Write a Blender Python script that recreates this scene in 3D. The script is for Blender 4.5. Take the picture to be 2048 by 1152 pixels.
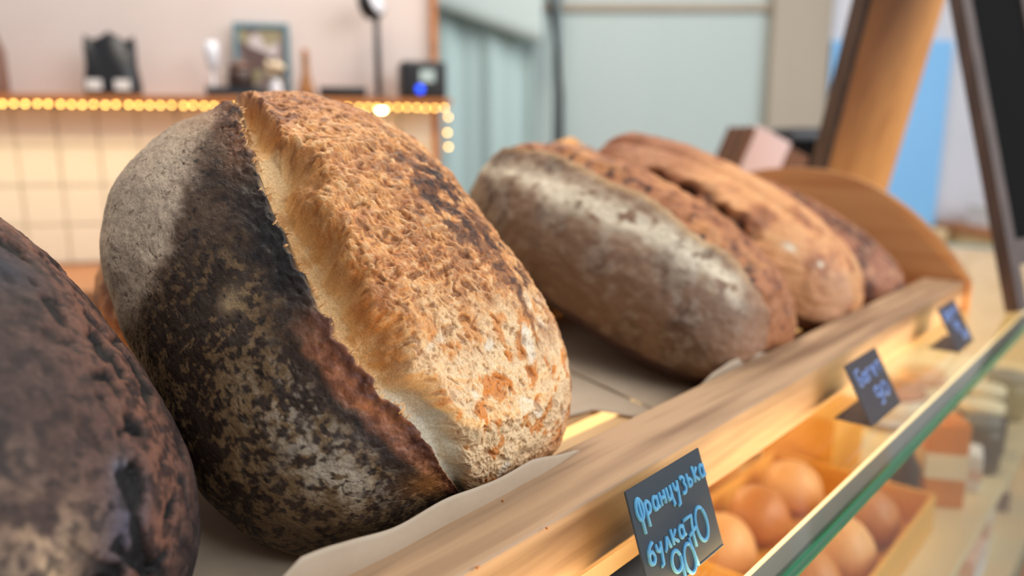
import bpy, bmesh, math, random
import numpy as np
from mathutils import Vector, Matrix
random.seed(7)
for o in list(bpy.data.objects): bpy.data.objects.remove(o)
SC = bpy.context.scene
COL = SC.collection
# ------------------------------------------------------------------ camera
CZ = 1.32                                   # camera height; the tray runs along world X, customers stand at -Y
PITCH = math.atan(286 / 1500.0); YAW = math.radians(42.022)
cam = bpy.data.cameras.new('camera'); camo = bpy.data.objects.new('camera', cam); COL.objects.link(camo)
camo.location = (0, 0, CZ); camo.rotation_euler = (math.pi / 2 - PITCH, 0, YAW - math.pi / 2)
cam.sensor_width = 36.0; cam.lens = 1500 / 2048 * 36; cam.clip_start = 0.02; cam.clip_end = 60
cam.dof.use_dof = True; cam.dof.focus_distance = 0.378; cam.dof.aperture_fstop = 3.6
SC.camera = camo
# ------------------------------------------------------------------ light
SC.view_settings.view_transform = 'Standard'; SC.view_settings.look = 'None'
SC.view_settings.exposure = 0.0; SC.view_settings.gamma = 1.0; SC.view_settings.use_curve_mapping = False
W = bpy.data.worlds.new('cafe_daylight'); SC.world = W; W.use_nodes = True
W.node_tree.nodes['Background'].inputs[0].default_value = (0.93, 0.95, 1.0, 1)
W.node_tree.nodes['Background'].inputs[1].default_value = 0.44
def area(name, loc, target, sx, sy, power, col):
    l = bpy.data.lights.new(name, 'AREA'); l.shape = 'RECTANGLE'; l.size = sx; l.size_y = sy; l.energy = power; l.color = col
    o = bpy.data.objects.new(name, l); COL.objects.link(o); o.location = loc
    o.rotation_euler = (Vector(target) - Vector(loc)).to_track_quat('-Z', 'Y').to_euler()
    return o
area('shop_window_daylight', (1.5, -2.3, 2.7), (0.5, 0.5, 1.2), 3.2, 2.2, 112, (0.92, 0.96, 1.0))
area('rear_fill_light', (1.5, 1.25, 2.95), (1.9, 2.2, 1.2), 1.6, 0.6, 24, (1.0, 0.96, 0.90))  # added fill that brightens the rear walls, not an actual lamp
area('ceiling_lamp_light', (0.7, 0.9, 2.95), (0.7, 0.6, 0), 1.6, 0.5, 22, (1.0, 0.86, 0.68))
# ------------------------------------------------------------------ helpers
def s2l(c):
    c = np.asarray(c, dtype=np.float64) / 255.0
    return np.where(c <= 0.04045, c / 12.92, ((c + 0.055) / 1.055) ** 2.4)
def rgb(*c): return tuple(float(v) for v in s2l(c)) + (1.0,)
MATS = {}
def mat(name, color, rough=0.6, metal=0.0, spec=0.5, emit=None, estr=0.0, noise=None, bump=None, trans=0.0):
    m = bpy.data.materials.new(name); m.use_nodes = True; nt = m.node_tree; b = nt.nodes['Principled BSDF']
    b.inputs['Base Color'].default_value = rgb(*color); b.inputs['Roughness'].default_value = rough
    b.inputs['Metallic'].default_value = metal; b.inputs['Specular IOR Level'].default_value = spec
    if trans: b.inputs['Transmission Weight'].default_value = trans
    if emit: b.inputs['Emission Color'].default_value = rgb(*emit); b.inputs['Emission Strength'].default_value = estr
    tc = nt.nodes.new('ShaderNodeTexCoord')
    if noise:                                # (second colour, scale, (stretch xyz))
        c2, sc, st = noise
        mp = nt.nodes.new('ShaderNodeMapping'); mp.inputs['Scale'].default_value = st
        n = nt.nodes.new('ShaderNodeTexNoise'); n.inputs['Scale'].default_value = sc; n.inputs['Detail'].default_value = 6; n.inputs['Roughness'].default_value = 0.6
        cr = nt.nodes.new('ShaderNodeValToRGB'); cr.color_ramp.elements[0].position = 0.33; cr.color_ramp.elements[1].position = 0.68
        cr.color_ramp.elements[0].color = rgb(*color); cr.color_ramp.elements[1].color = rgb(*c2)
        nt.links.new(tc.outputs['Object'], mp.inputs[0]); nt.links.new(mp.outputs[0], n.inputs[0]); nt.links.new(n.outputs[0], cr.inputs[0]); nt.links.new(cr.outputs[0], b.inputs['Base Color'])
    if bump:
        sc, st, dist = bump
        n2 = nt.nodes.new('ShaderNodeTexNoise'); n2.inputs['Scale'].default_value = sc; n2.inputs['Detail'].default_value = 4
        bp = nt.nodes.new('ShaderNodeBump'); bp.inputs['Strength'].default_value = st; bp.inputs['Distance'].default_value = dist
        nt.links.new(tc.outputs['Object'], n2.inputs[0]); nt.links.new(n2.outputs[0], bp.inputs['Height']); nt.links.new(bp.outputs[0], b.inputs['Normal'])
    MATS[name] = m
    return m
def wood(name, light, dark, scale=14, axis=0, rough=0.55, rings=1.0):
    """pine / oak: long grain along one axis, plus thin dark lines and soft blotches"""
    m = bpy.data.materials.new(name); m.use_nodes = True; nt = m.node_tree; b = nt.nodes['Principled BSDF']
    tc = nt.nodes.new('ShaderNodeTexCoord')
    def nz(st, sc, det, dist=0.0):
        mp = nt.nodes.new('ShaderNodeMapping'); mp.inputs['Scale'].default_value = st
        n = nt.nodes.new('ShaderNodeTexNoise'); n.inputs['Scale'].default_value = sc; n.inputs['Detail'].default_value = det; n.inputs['Distortion'].default_value = dist
        nt.links.new(tc.outputs['Object'], mp.inputs[0]); nt.links.new(mp.outputs[0], n.inputs[0]); return n
    st = [1, 1, 1]; st[axis] = 0.05
    g = nz(st, scale * 6, 5, 0.3); st2 = [1, 1, 1]; st2[axis] = 0.12; g2 = nz(st2, scale * 1.6, 3, 1.2)
    w = nt.nodes.new('ShaderNodeMath'); w.operation = 'MULTIPLY_ADD'; w.inputs[1].default_value = 0.55; nt.links.new(g.outputs[0], w.inputs[0])
    w2 = nt.nodes.new('ShaderNodeMath'); w2.operation = 'MULTIPLY'; w2.inputs[1].default_value = 0.45 * rings; nt.links.new(g2.outputs[0], w2.inputs[0]); nt.links.new(w2.outputs[0], w.inputs[2])
    cr = nt.nodes.new('ShaderNodeValToRGB'); e = cr.color_ramp.elements; e[0].position = 0.36; e[0].color = rgb(*dark); e[1].position = 0.56; e[1].color = rgb(*light)
    nt.links.new(w.outputs[0], cr.inputs[0]); nt.links.new(cr.outputs[0], b.inputs['Base Color'])
    bp = nt.nodes.new('ShaderNodeBump'); bp.inputs['Strength'].default_value = 0.25; bp.inputs['Distance'].default_value = 0.001
    nt.links.new(g.outputs[0], bp.inputs['Height']); nt.links.new(bp.outputs[0], b.inputs['Normal'])
    b.inputs['Roughness'].default_value = rough
    MATS[name] = m
    return m
def link(name, me, parent=None, m=None, smooth=False):
    o = bpy.data.objects.new(name, me); COL.objects.link(o)
    if parent is not None: o.parent = parent
    if m is not None: me.materials.append(MATS[m] if isinstance(m, str) else m)
    if smooth: me.polygons.foreach_set('use_smooth', [True] * len(me.polygons))
    return o
def tag(o, label, cat, group=None, kind=None):
    if label: o['label'] = label
    if cat: o['category'] = cat
    if group: o['group'] = group
    if kind: o['kind'] = kind
    return o
def thing(name, label, cat, loc=(0, 0, 0), rz=0.0, group=None, rot=None):
    o = bpy.data.objects.new(name, None); COL.objects.link(o); o.empty_display_size = 0.02
    o.location = loc; o.rotation_euler = rot if rot else (0, 0, rz)
    return tag(o, label, cat, group)
def bm2me(bm, name='m'):
    me = bpy.data.meshes.new(name); bmesh.ops.recalc_face_normals(bm, faces=bm.faces); bm.to_mesh(me); bm.free(); return me
def box(x0, x1, y0, y1, z0, z1, bev=0.0, seg=2, M=None):
    bm = bmesh.new(); bmesh.ops.create_cube(bm, size=1)
    for v in bm.verts: v.co = Vector(((x0 + x1) / 2 + v.co.x * (x1 - x0), (y0 + y1) / 2 + v.co.y * (y1 - y0), (z0 + z1) / 2 + v.co.z * (z1 - z0)))
    if bev: bmesh.ops.bevel(bm, geom=list(bm.edges), offset=bev, segments=seg, affect='EDGES', profile=0.6)
    if M is not None: bmesh.ops.transform(bm, matrix=M, verts=bm.verts)
    return bm2me(bm)
def lathe(prof, n=28, M=None):
    bm = bmesh.new(); rings = []
    for r, z in prof:
        rings.append([bm.verts.new((max(r, 1e-5) * math.cos(2 * math.pi * k / n), max(r, 1e-5) * math.sin(2 * math.pi * k / n), z)) for k in range(n)])
    for a, b in zip(rings, rings[1:]):
        for k in range(n): bm.faces.new((a[k], a[(k + 1) % n], b[(k + 1) % n], b[k]))
    bm.faces.new(rings[0][::-1]); bm.faces.new(rings[-1])
    if M is not None: bmesh.ops.transform(bm, matrix=M, verts=bm.verts)
    return bm2me(bm)
def tube_bm(bm, pts, r, n=8):
    pts = [Vector(p) for p in pts]; rings = []
    for i, p in enumerate(pts):
        t = (pts[min(i + 1, len(pts) - 1)] - pts[max(i - 1, 0)]).normalized()
        a = t.orthogonal().normalized() if i == 0 else (rings_a - t * rings_a.dot(t)).normalized()
        rings_a = a; bvec = t.cross(a); rr = r[i] if isinstance(r, (list, tuple)) else r
        rings.append([bm.verts.new(p + (a * math.cos(2 * math.pi * k / n) + bvec * math.sin(2 * math.pi * k / n)) * rr) for k in range(n)])
    for a, b in zip(rings, rings[1:]):
        for k in range(n): bm.faces.new((a[k], a[(k + 1) % n], b[(k + 1) % n], b[k]))
    bm.faces.new(rings[0][::-1]); bm.faces.new(rings[-1])
def tube(pts, r, n=8):
    bm = bmesh.new(); tube_bm(bm, pts, r, n); return bm2me(bm)
def prism(outline, depth, axis='x', x0=0.0, bev=0.0):
    """outline in (a,b) extruded along x (a=y,b=z)"""
    bm = bmesh.new(); f = [bm.verts.new((x0, a, b)) for a, b in outline]; g = [bm.verts.new((x0 + depth, a, b)) for a, b in outline]; n = len(f)
    bm.faces.new(f); bm.faces.new(g[::-1])
    for k in range(n): bm.faces.new((f[k], g[k], g[(k + 1) % n], f[(k + 1) % n]))
    if bev: bmesh.ops.bevel(bm, geom=[e for e in bm.edges if len(e.link_faces) == 2 and e.calc_face_angle(0) > 0.8], offset=bev, segments=2, affect='EDGES')
    return bm2me(bm)
def gridmesh(V, wrap=False, caps=False):
    """V (n,m,3) array -> mesh of quads; wrap joins last column to first"""
    n, m = V.shape[:2]; N = n * m
    i = np.arange(n - 1)[:, None]; mm = m if wrap else m - 1; j = np.arange(mm)[None]; j2 = (j + 1) % m
    F = np.stack([i * m + j, i * m + j2, (i + 1) * m + j2, (i + 1) * m + j], -1).reshape(-1, 4)
    me = bpy.data.meshes.new('grid'); nf = len(F)
    extra = []
    if caps: extra = [list(range(m))[::-1], list(range(N - m, N))]
    nl = nf * 4 + sum(len(e) for e in extra)
    me.vertices.add(N); me.vertices.foreach_set('co', V.reshape(-1).astype(np.float32))
    loops = np.concatenate([F.reshape(-1)] + [np.array(e) for e in extra]) if extra else F.reshape(-1)
    starts = np.concatenate([np.arange(nf) * 4, [nf * 4 + k * m for k in range(len(extra))]]).astype(np.int32)
    me.loops.add(nl); me.loops.foreach_set('vertex_index', loops.astype(np.int32))
    me.polygons.add(nf + len(extra)); me.polygons.foreach_set('loop_start', starts)
    me.update(calc_edges=True); me.validate()
    return me
# pixel (2048x1152) -> point on the horizontal plane z (used to place goods inside the case)
_F = Vector((math.cos(YAW) * math.cos(PITCH), math.sin(YAW) * math.cos(PITCH), -math.sin(PITCH))); _R = Vector((math.sin(YAW), -math.cos(YAW), 0)); _U = _R.cross(_F)
def at_z(u, v, z):
    r = _F + _R * ((u - 1024) / 1500) - _U * ((v - 576) / 1500); t = (z - CZ) / r.z
    return Vector((r.x * t, r.y * t, z))
# ------------------------------------------------------------------ numpy noise
_rng = np.random.default_rng(3); _G = _rng.normal(size=(512, 3)); _G /= np.linalg.norm(_G, axis=1)[:, None]; _G = _G.astype(np.float32); _PERM = np.concatenate([_rng.permutation(512)] * 3)
def pn(P, f, off=0.0):
    Q = np.asarray(P, np.float32) * np.float32(f) + np.float32(off); I = np.floor(Q).astype(np.int64); fr = Q - I; I &= 511
    u = fr * fr * fr * (fr * (fr * 6 - 15) + 10); out = 0
    for dx in (0, 1):
        wx = u[..., 0] if dx else 1 - u[..., 0]
        hx = _PERM[(I[..., 0] + dx) & 511]
        for dy in (0, 1):
            wy = wx * (u[..., 1] if dy else 1 - u[..., 1]); hy = _PERM[(hx + I[..., 1] + dy) & 511]
            for dz in (0, 1):
                wz = wy * (u[..., 2] if dz else 1 - u[..., 2]); g = _G[_PERM[(hy + I[..., 2] + dz) & 511]]
                out = out + wz * ((fr[..., 0] - dx) * g[..., 0] + (fr[..., 1] - dy) * g[..., 1] + (fr[..., 2] - dz) * g[..., 2])
    return out * 1.6
def fbm(P, f, o=3, off=0.0, gain=0.55):
    r = 0; a = 1.0
    for k in range(o): r = r + a * pn(P, f * 2.03 ** k, off + 7.3 * k); a *= gain
    return r
def ss(a, b, x):
    t = np.clip((x - a) / (b - a), 0, 1); return t * t * (3 - 2 * t)
def ga(x, c, w): return np.exp(-((x - c) / w) ** 2)
def mixc(C, col, m):
    m = np.clip(m, 0, 1)[..., None]; return C * (1 - m) + np.asarray(col, np.float64) * m
# ------------------------------------------------------------------ materials
wood('pine_rail', (180, 147, 114), (126, 95, 70), 12, 0)
wood('pine_board', (205, 150, 98), (180, 118, 68), 9, 1, 0.5)
wood('pine_slat', (214, 176, 128), (186, 142, 96), 12, 0)
wood('counter_wood', (158, 108, 74), (128, 82, 52), 8, 0)
wood('shelf_wood', (196, 128, 74), (160, 98, 52), 10, 0)
wood('dark_wood', (92, 74, 66), (66, 52, 48), 14, 2, 0.5)
wood('orange_wood', (228, 158, 86), (210, 138, 68), 8, 2, 0.45)
mat('parchment', (184, 165, 143), 0.7, noise=((172, 152, 128), 22, (1, 1, 1)), bump=(60, 0.3, 0.002))
mat('plaster_warm', (222, 208, 202), 0.9, noise=((214, 200, 194), 3, (1, 1, 1)))
mat('plaster_teal', (188, 201, 199), 0.85, noise=((182, 196, 194), 1.2, (1, 1, 0.5)))
mat('plaster_gray', (214, 214, 220), 0.9, noise=((206, 206, 212), 2, (1, 1, 1)))
mat('tile_glaze', (238, 228, 210), 0.25, noise=((230, 218, 198), 5, (1, 1, 1)))
mat('grout', (196, 186, 168), 0.9)
mat('teal_cloth', (176, 200, 200), 0.85, noise=((186, 207, 206), 2, (1, 1, 0.2)))
mat('beige_post', (176, 164, 148), 0.8, noise=((166, 154, 138), 3, (1, 1, 0.3)))
mat('grey_metal', (112, 122, 126), 0.45, 0.6)
mat('aluminium', (128, 125, 122), 0.5, 0.3)
mat('black_plastic', (24, 24, 27), 0.4, noise=((30, 30, 34), 20, (1, 1, 1)))
mat('black_matte', (13, 12, 12), 0.9, spec=0.1)
mat('floor_tile', (150, 142, 134), 0.5, noise=((138, 130, 122), 2, (1, 1, 1)))
mat('sky_blue', (128, 190, 240), 0.6, noise=((134, 194, 242), 2, (1, 1, 1)))
mat('card_slate', (38, 46, 54), 0.5, noise=((44, 52, 60), 30, (1, 1, 1)))
mat('card_brown', (52, 42, 46), 0.4, noise=((58, 48, 50), 30, (1, 1, 1)))
mat('chalk_blue', (92, 158, 196), 0.8, noise=((80, 146, 188), 120, (1, 1, 1)))
mat('chalk_violet', (122, 146, 200), 0.8)
mat('white_paper', (232, 228, 224), 0.8)
mat('pink_paper', (216, 198, 200), 0.8)
mat('kraft', (120, 84, 62), 0.85, noise=((104, 72, 52), 12, (1, 1, 1)))
mat('kraft_dark', (78, 54, 44), 0.85)
mat('teal_frame', (92, 128, 140), 0.5)
mat('amber_glass', (150, 96, 40), 0.2, noise=((168, 112, 52), 6, (1, 1, 1)))
mat('brown_ceramic', (116, 84, 70), 0.5)
mat('clear_plastic', (226, 228, 236), 0.2)
mat('yellow_card', (236, 176, 84), 0.6, noise=((226, 164, 74), 6, (1, 1, 1)))
mat('orange_pack', (226, 140, 50), 0.45, noise=((214, 124, 40), 9, (1, 1, 1)))
mat('dark_glaze', (70, 52, 34), 0.3, noise=((92, 66, 40), 14, (1, 1, 1)))
mat('choco', (66, 42, 32), 0.4, noise=((50, 32, 26), 18, (1, 1, 1)))
mat('cream_icing', (240, 222, 190), 0.5)
mat('bun_crust', (206, 140, 76), 0.45, noise=((172, 100, 50), 16, (1, 1, 1)), bump=(90, 0.4, 0.003))
mat('bun_pale', (236, 184, 128), 0.5, noise=((216, 156, 98), 14, (1, 1, 1)), bump=(90, 0.3, 0.003))
mat('torn_crumb', (222, 178, 124), 0.6, noise=((190, 132, 78), 90, (1, 1, 1)))
mat('case_white', (232, 206, 160), 0.5)
mat('purple_pack', (110, 84, 120), 0.5)
mat('olive_jar', (104, 92, 48), 0.3)
mat('rose_pack', (222, 186, 172), 0.6, noise=((232, 206, 190), 14, (1, 1, 1)))
mat('blue_led', (40, 80, 230), 0.3, emit=(30, 80, 255), estr=2.5)
mat('bulb_glow', (255, 214, 140), 0.3, emit=(255, 198, 98), estr=13)
mat('spot_glow', (255, 230, 180), 0.3, emit=(255, 226, 160), estr=40)
mat('led_diffuser', (255, 226, 180), 0.4, emit=(255, 214, 150), estr=0.9)
def glass_mat(name, tint, refl=1.0):
    m = bpy.data.materials.new(name); m.use_nodes = True; nt = m.node_tree; nt.nodes.clear()
    out = nt.nodes.new('ShaderNodeOutputMaterial'); mx = nt.nodes.new('ShaderNodeMixShader'); tr = nt.nodes.new('ShaderNodeBsdfTransparent'); gl = nt.nodes.new('ShaderNodeBsdfGlossy'); fr = nt.nodes.new('ShaderNodeFresnel')
    tr.inputs[0].default_value = tint; gl.inputs['Roughness'].default_value = 0.02; fr.inputs['IOR'].default_value = 1.45
    geo = nt.nodes.new('ShaderNodeNewGeometry'); inv = nt.nodes.new('ShaderNodeMath'); inv.operation = 'SUBTRACT'; inv.inputs[0].default_value = 1.0; nt.links.new(geo.outputs['Backfacing'], inv.inputs[1])
    mu = nt.nodes.new('ShaderNodeMath'); mu.operation = 'MULTIPLY'; nt.links.new(fr.outputs[0], mu.inputs[0]); nt.links.new(inv.outputs[0], mu.inputs[1])
    nt.links.new(mu.outputs[0], mx.inputs[0]); nt.links.new(tr.outputs[0], mx.inputs[1]); nt.links.new(gl.outputs[0], mx.inputs[2]); nt.links.new(mx.outputs[0], out.inputs[0])
    MATS[name] = m
glass_mat('pane_glass', (0.95, 0.975, 0.96, 1)); glass_mat('thin_glass', (0.9, 0.93, 0.94, 1))
def edge_mat():
    m = bpy.data.materials.new('glass_edge_green'); m.use_nodes = True; b = m.node_tree.nodes['Principled BSDF']
    b.inputs['Base Color'].default_value = rgb(58, 142, 104); b.inputs['Roughness'].default_value = 0.12; b.inputs['Transmission Weight'].default_value = 0.55; b.inputs['IOR'].default_value = 1.3
    MATS['glass_edge_green'] = m
edge_mat()
def bread_mat(name, rough=0.6, scale=900, bstr=0.35):
    m = bpy.data.materials.new(name); m.use_nodes = True; nt = m.node_tree; b = nt.nodes['Principled BSDF']
    at = nt.nodes.new('ShaderNodeVertexColor'); at.layer_name = 'crust'
    tc = nt.nodes.new('ShaderNodeTexCoord'); n = nt.nodes.new('ShaderNodeTexNoise'); n.inputs['Scale'].default_value = scale; n.inputs['Detail'].default_value = 3
    mr = nt.nodes.new('ShaderNodeMapRange'); mr.inputs[1].default_value = 0.3; mr.inputs[2].default_value = 0.7; mr.inputs[3].default_value = 0.78; mr.inputs[4].default_value = 1.18
    mx = nt.nodes.new('ShaderNodeMix'); mx.data_type = 'RGBA'; mx.blend_type = 'MULTIPLY'; mx.inputs[0].default_value = 1.0
    nt.links.new(tc.outputs['Object'], n.inputs[0]); nt.links.new(n.outputs[0], mr.inputs[0]); nt.links.new(at.outputs[0], mx.inputs[6]); nt.links.new(mr.outputs[0], mx.inputs[7]); nt.links.new(mx.outputs[2], b.inputs['Base Color'])
    bp = nt.nodes.new('ShaderNodeBump'); bp.inputs['Strength'].default_value = bstr; bp.inputs['Distance'].default_value = 0.0012
    nt.links.new(n.outputs[0], bp.inputs['Height']); nt.links.new(bp.outputs[0], b.inputs['Normal'])
    b.inputs['Roughness'].default_value = rough; b.inputs['Specular IOR Level'].default_value = 0.35
    MATS[name] = m
bread_mat('crust_main', 0.52); bread_mat('crust_soft', 0.6, 500, 0.3); bread_mat('crust_dark', 0.72, 600, 0.5)
# ================================================================== SETTING
link('floor', box(-4, 6, -4, 6, -0.1, 0.0), None, 'floor_tile'); tag(bpy.data.objects['floor'], 'grey stone cafe floor', None, kind='structure')
# back wall (tiled, with a shelf): local frame p = along wall to the right, q = out of the wall, z up
WA = math.radians(-36); WO = Vector((0.939, 1.946, 0)); WE = Vector((math.cos(WA), math.sin(WA), 0)); WN = Vector((-0.588, -0.809, 0))
def wall_frame(name_obj): pass
WM = Matrix.Translation(WO) @ Matrix.Rotation(WA, 4, 'Z')      # local x = p, local -y = q (toward the camera)
def wpart(name, me, m, parent=None, smooth=False):
    o = link(name, me, parent, m, smooth)
    if parent is None: o.matrix_world = WM
    return o
wall = wpart('wall_back', box(-2.6, 0.612, 0.012, 0.16, 0, 3.0), 'plaster_warm'); tag(wall, 'warm white plaster wall above the tiled splashback', None, kind='structure')
wpart('grout', box(-2.6, 0.611, 0.003, 0.0125, CZ - 0.31, CZ + 0.108), 'grout', wall)
tile_me = box(-0.0455, 0.0455, -0.004, 0.006, 0.0015, 0.0985, 0.003, 2)
tile_me.materials.append(MATS['tile_glaze'])
for r in range(4):
    for c in range(19):
        o = link('tile', tile_me, wall); o.location = (0.565 - c * 0.095 + random.uniform(-.0006, .0006), random.uniform(-.0008, .0008), CZ - 0.302 + r * 0.1)
        o.rotation_euler = (random.uniform(-.01, .01), 0, random.uniform(-.01, .01))
tr = wpart('trim_1', box(0.610, 0.628, -0.012, 0.17, 0, 3.0, 0.003), 'shelf_wood'); tag(tr, 'slim orange-brown wooden strip capping the end of the wall', None, kind='structure')
# far wall behind, pale teal
FA = math.radians(-48); FM = Matrix.Translation(Vector((2.788, 1.985, 0))) @ Matrix.Rotation(FA, 4, 'Z')
def fpart(name, me, m, parent=None, smooth=False):
    o = link(name, me, parent, m, smooth)
    if parent is None: o.matrix_world = FM
    return o
fw = fpart('wall_far', box(-2.2, 0.95, 0.0, 0.1, 0, 3.2), 'plaster_teal'); tag(fw, 'pale blue-green far wall', None, kind='structure')
tag(fpart('trim_2', box(-2.2, 0.72, -0.02, 0.0, CZ + 0.565, CZ + 0.60, 0.004), 'beige_post'), 'pale ledge running along the far wall', None, kind='structure')
tag(fpart('wall_column', box(0.72, 0.97, -0.06, 0.1, 0, 3.2, 0.008), 'beige_post'), 'beige column between the far wall and the grey wall', None, kind='structure')
tag(fpart('wall_right', box(0.97, 4.2, 0.0, 0.1, 0, 3.2), 'plaster_gray'), 'light grey plaster wall behind the wooden sign', None, kind='structure')
# ================================================================== DISPLAY CASE
GZ = CZ - 0.2215                                                # top face of the case glass
case = thing('display_case', 'glass-topped bakery display case with green glass edges and warm lit interior', 'display case', (0.55, 0.42, 0))
CI = Matrix.Translation(Vector((-0.55, -0.42, 0)))
def cpart(name, me, m, smooth=False, parent=None):
    me.transform(CI); return link(name, me, parent or case, m, smooth)
XA, XB = -0.45, 1.95
g = cpart('top_glass', box(XA, XB, 0.133, 0.95, GZ - 0.008, GZ, 0.0008, 1), 'pane_glass'); g.data.materials.append(MATS['glass_edge_green'])
for p in g.data.polygons:
    if abs(p.normal.y) > 0.5 or abs(p.normal.x) > 0.5: p.material_index = 1
g = cpart('front_glass', box(XA, XB, 0.133, 0.141, 0.62, GZ - 0.0082, 0.0008, 1), 'pane_glass'); g.data.materials.append(MATS['glass_edge_green'])
for p in g.data.polygons:
    if abs(p.normal.z) > 0.5 or abs(p.normal.x) > 0.5: p.material_index = 1
cpart('led_profile', box(XA + .01, XB - .01, 0.1415, 0.1525, GZ - 0.0175, GZ - 0.0084, 0.0008, 1), 'aluminium')
cpart('led_diffuser', box(XA + .01, XB - .01, 0.1526, 0.1556, GZ - 0.0172, GZ - 0.0090, 0.0005, 1), 'led_diffuser')
lo_ = area('case_led_light', (0.38, 0.158, GZ - 0.013), (0.38, 0.40, GZ - 0.055), 1.62, 0.007, 2.2, (1.0, 0.60, 0.22))
lo2_ = area('case_back_led_light', (0.75, 0.80, GZ - 0.02), (0.75, 0.45, GZ - 0.26), 2.3, 0.01, 7.0, (1.0, 0.70, 0.36))
DZ = GZ - 0.25                                                   # shelf the goods stand on
cpart('shelf', box(XA + .01, XB - .01, 0.145, 0.93, DZ - 0.012, DZ, 0.001, 1), 'case_white')
cpart('back_panel', box(XA, XB, 0.935, 0.95, 0.60, GZ - 0.0085), 'case_white')
cpart('side_panel', box(XA, XA + 0.009, 0.142, 0.934, 0.62, GZ - 0.0085), 'case_white')
cpart('side_panel', box(XB - 0.009, XB, 0.142, 0.934, 0.62, GZ - 0.0085), 'case_white')
cpart('lower_deck', box(XA + .01, XB - .01, 0.142, 0.934, 0.607, 0.619), 'case_white')
cpart('base_cabinet', box(XA, XB, 0.133, 0.95, 0.0, 0.606, 0.004), 'counter_wood')
lo3_ = area('lower_led_light', (0.9, 0.74, DZ - 0.03), (0.9, 0.35, 0.62), 2.0, 0.01, 5.0, (1.0, 0.72, 0.40))
# ================================================================== BREAD TRAY
tray = thing('bread_tray', 'long pine bread tray with slatted floor and rounded end boards on the glass top', 'tray', (0.47, 0.45, GZ))
TI = Matrix.Translation(Vector((-0.47, -0.45, -GZ)))
def tpart(name, me, m, smooth=False, parent=None):
    me.transform(TI); return link(name, me, parent or tray, m, smooth)
RT = CZ - 0.18
tpart('front_rail', box(-0.20, 1.142, 0.211, 0.2615, GZ + 0.0003, RT, 0.0022, 3), 'pine_rail')
def arch(y0, y1, z0, top):
    o = [(y0, z0), (y0, RT - 0.002)]
    for k in range(1, 40):
        t = k / 40; y = y0 + (y1 - y0) * t; e = abs(2 * t - 1) ** 2.25
        o.append((y, RT - 0.002 + (top - RT) * (1 - e) ** 0.92))
    return o + [(y1, RT - 0.002), (y1, z0)]
ARCH = arch(0.206, 0.700, GZ + 0.0003, CZ - 0.032)
tpart('end_board', prism(ARCH, 0.018, x0=1.1425, bev=0.002), 'pine_board')
tpart('end_board', prism(ARCH, 0.018, x0=-0.2185, bev=0.002), 'pine_board')
tpart('back_rail', box(-0.20, 1.142, 0.668, 0.70, GZ + 0.0003, RT + 0.03, 0.002), 'pine_rail')
SL = math.radians(10); F0 = CZ - 0.2165
def floor_z(y): return F0 + (y - 0.262) * math.tan(SL)
slots = [(0.2635, 0.312), (0.327, 0.388), (0.402, 0.462), (0.476, 0.536), (0.55, 0.61), (0.624, 0.666)]
for y0, y1 in slots:
    n = 0.0035
    tpart('floor_slat', prism([(y0, floor_z(y0) - n), (y1, floor_z(y1) - n), (y1, floor_z(y1)), (y0, floor_z(y0))], 1.34, x0=-0.199, bev=0.0008), 'pine_slat')
tpart('rest_bar', box(-0.199, 1.141, 0.478, 0.502, floor_z(0.478) + 0.001, CZ - 0.146, 0.003), 'pine_slat')
# ------------------------------------------------------------------ parchment sheets (real thin sheets with a curled lip at the rail)
def sheet(name, label, xs, front, nx=120, ny=60, yback=0.475, seed=0.0):
    """front(x) -> (y of the front end, lip height above the rail top or None)"""
    V = np.zeros((nx, ny, 3))
    for i, x in enumerate(np.linspace(xs[0], xs[1], nx)):
        yf, lip = front(x)
        path = []
        yb = yback
        if lip is None:
            path = [(y, floor_z(y) + 0.0012) for y in np.linspace(yb, yf, ny)]
        else:
            n1 = int(ny * 0.55); n2 = ny - n1; zt = RT + lip
            y1 = 0.285
            path = [(y, floor_z(y) + 0.0012) for y in np.linspace(yb, y1, n1)]
            for k in range(1, n2 + 1):
                t = k / n2; z0 = floor_z(y1) + 0.0012
                y = y1 - (y1 - yf) * (1 - (1 - t) ** 2.0); z = z0 + (zt - z0) * (t ** 1.5)
                path.append((y, z))
        for j, (y, z) in enumerate(path): V[i, j] = (x, y, z)
    V[..., 2] += 0.0010 * pn(V, 28, seed) * ss(0, 0.5, np.linspace(0, 1, ny))[None] + 0.0010
    me = gridmesh(V); o = link(name, me, None, 'parchment', True)
    so = o.modifiers.new('thickness', 'SOLIDIFY'); so.thickness = 0.0005; so.offset = 1
    return tag(o, label, 'paper')
def front1(x):
    w = 0.0022 * math.sin(x * 90) + 0.0015 * math.sin(x * 47 + 1)
    lip = np.interp(x, [0.08, 0.13, 0.145, 0.165, 0.19, 0.25, 0.29, 0.335, 0.36], [0.004, 0.012, 0.0185, 0.016, 0.0145, 0.0125, 0.010, 0.003, -0.006])
    yf = np.interp(x, [0.08, 0.165, 0.25, 0.30, 0.36], [0.240, 0.243, 0.2455, 0.2475, 0.256])
    return yf, lip + w * 0.5
sheet('parchment_sheet', 'beige parchment with a curled lip under the big split loaf', (0.085, 0.372), front1)
def front2(x):
    return np.interp(x, [0.374, 0.39, 0.43, 0.455, 0.475, 0.50], [0.30, 0.325, 0.33, 0.325, 0.300, 0.285]) , None
sheet('parchment_sheet', 'flat beige parchment on the open tray floor beside the big split loaf', (0.366, 0.498), front2, nx=50, ny=40, yback=0.62, seed=3.0)
def front3(x):
    lip = np.interp(x, [0.50, 0.53, 0.56, 0.60, 0.63, 0.66], [-0.006, 0.002, 0.005, 0.003, -0.003, -0.010])
    return 0.2635, lip
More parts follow.
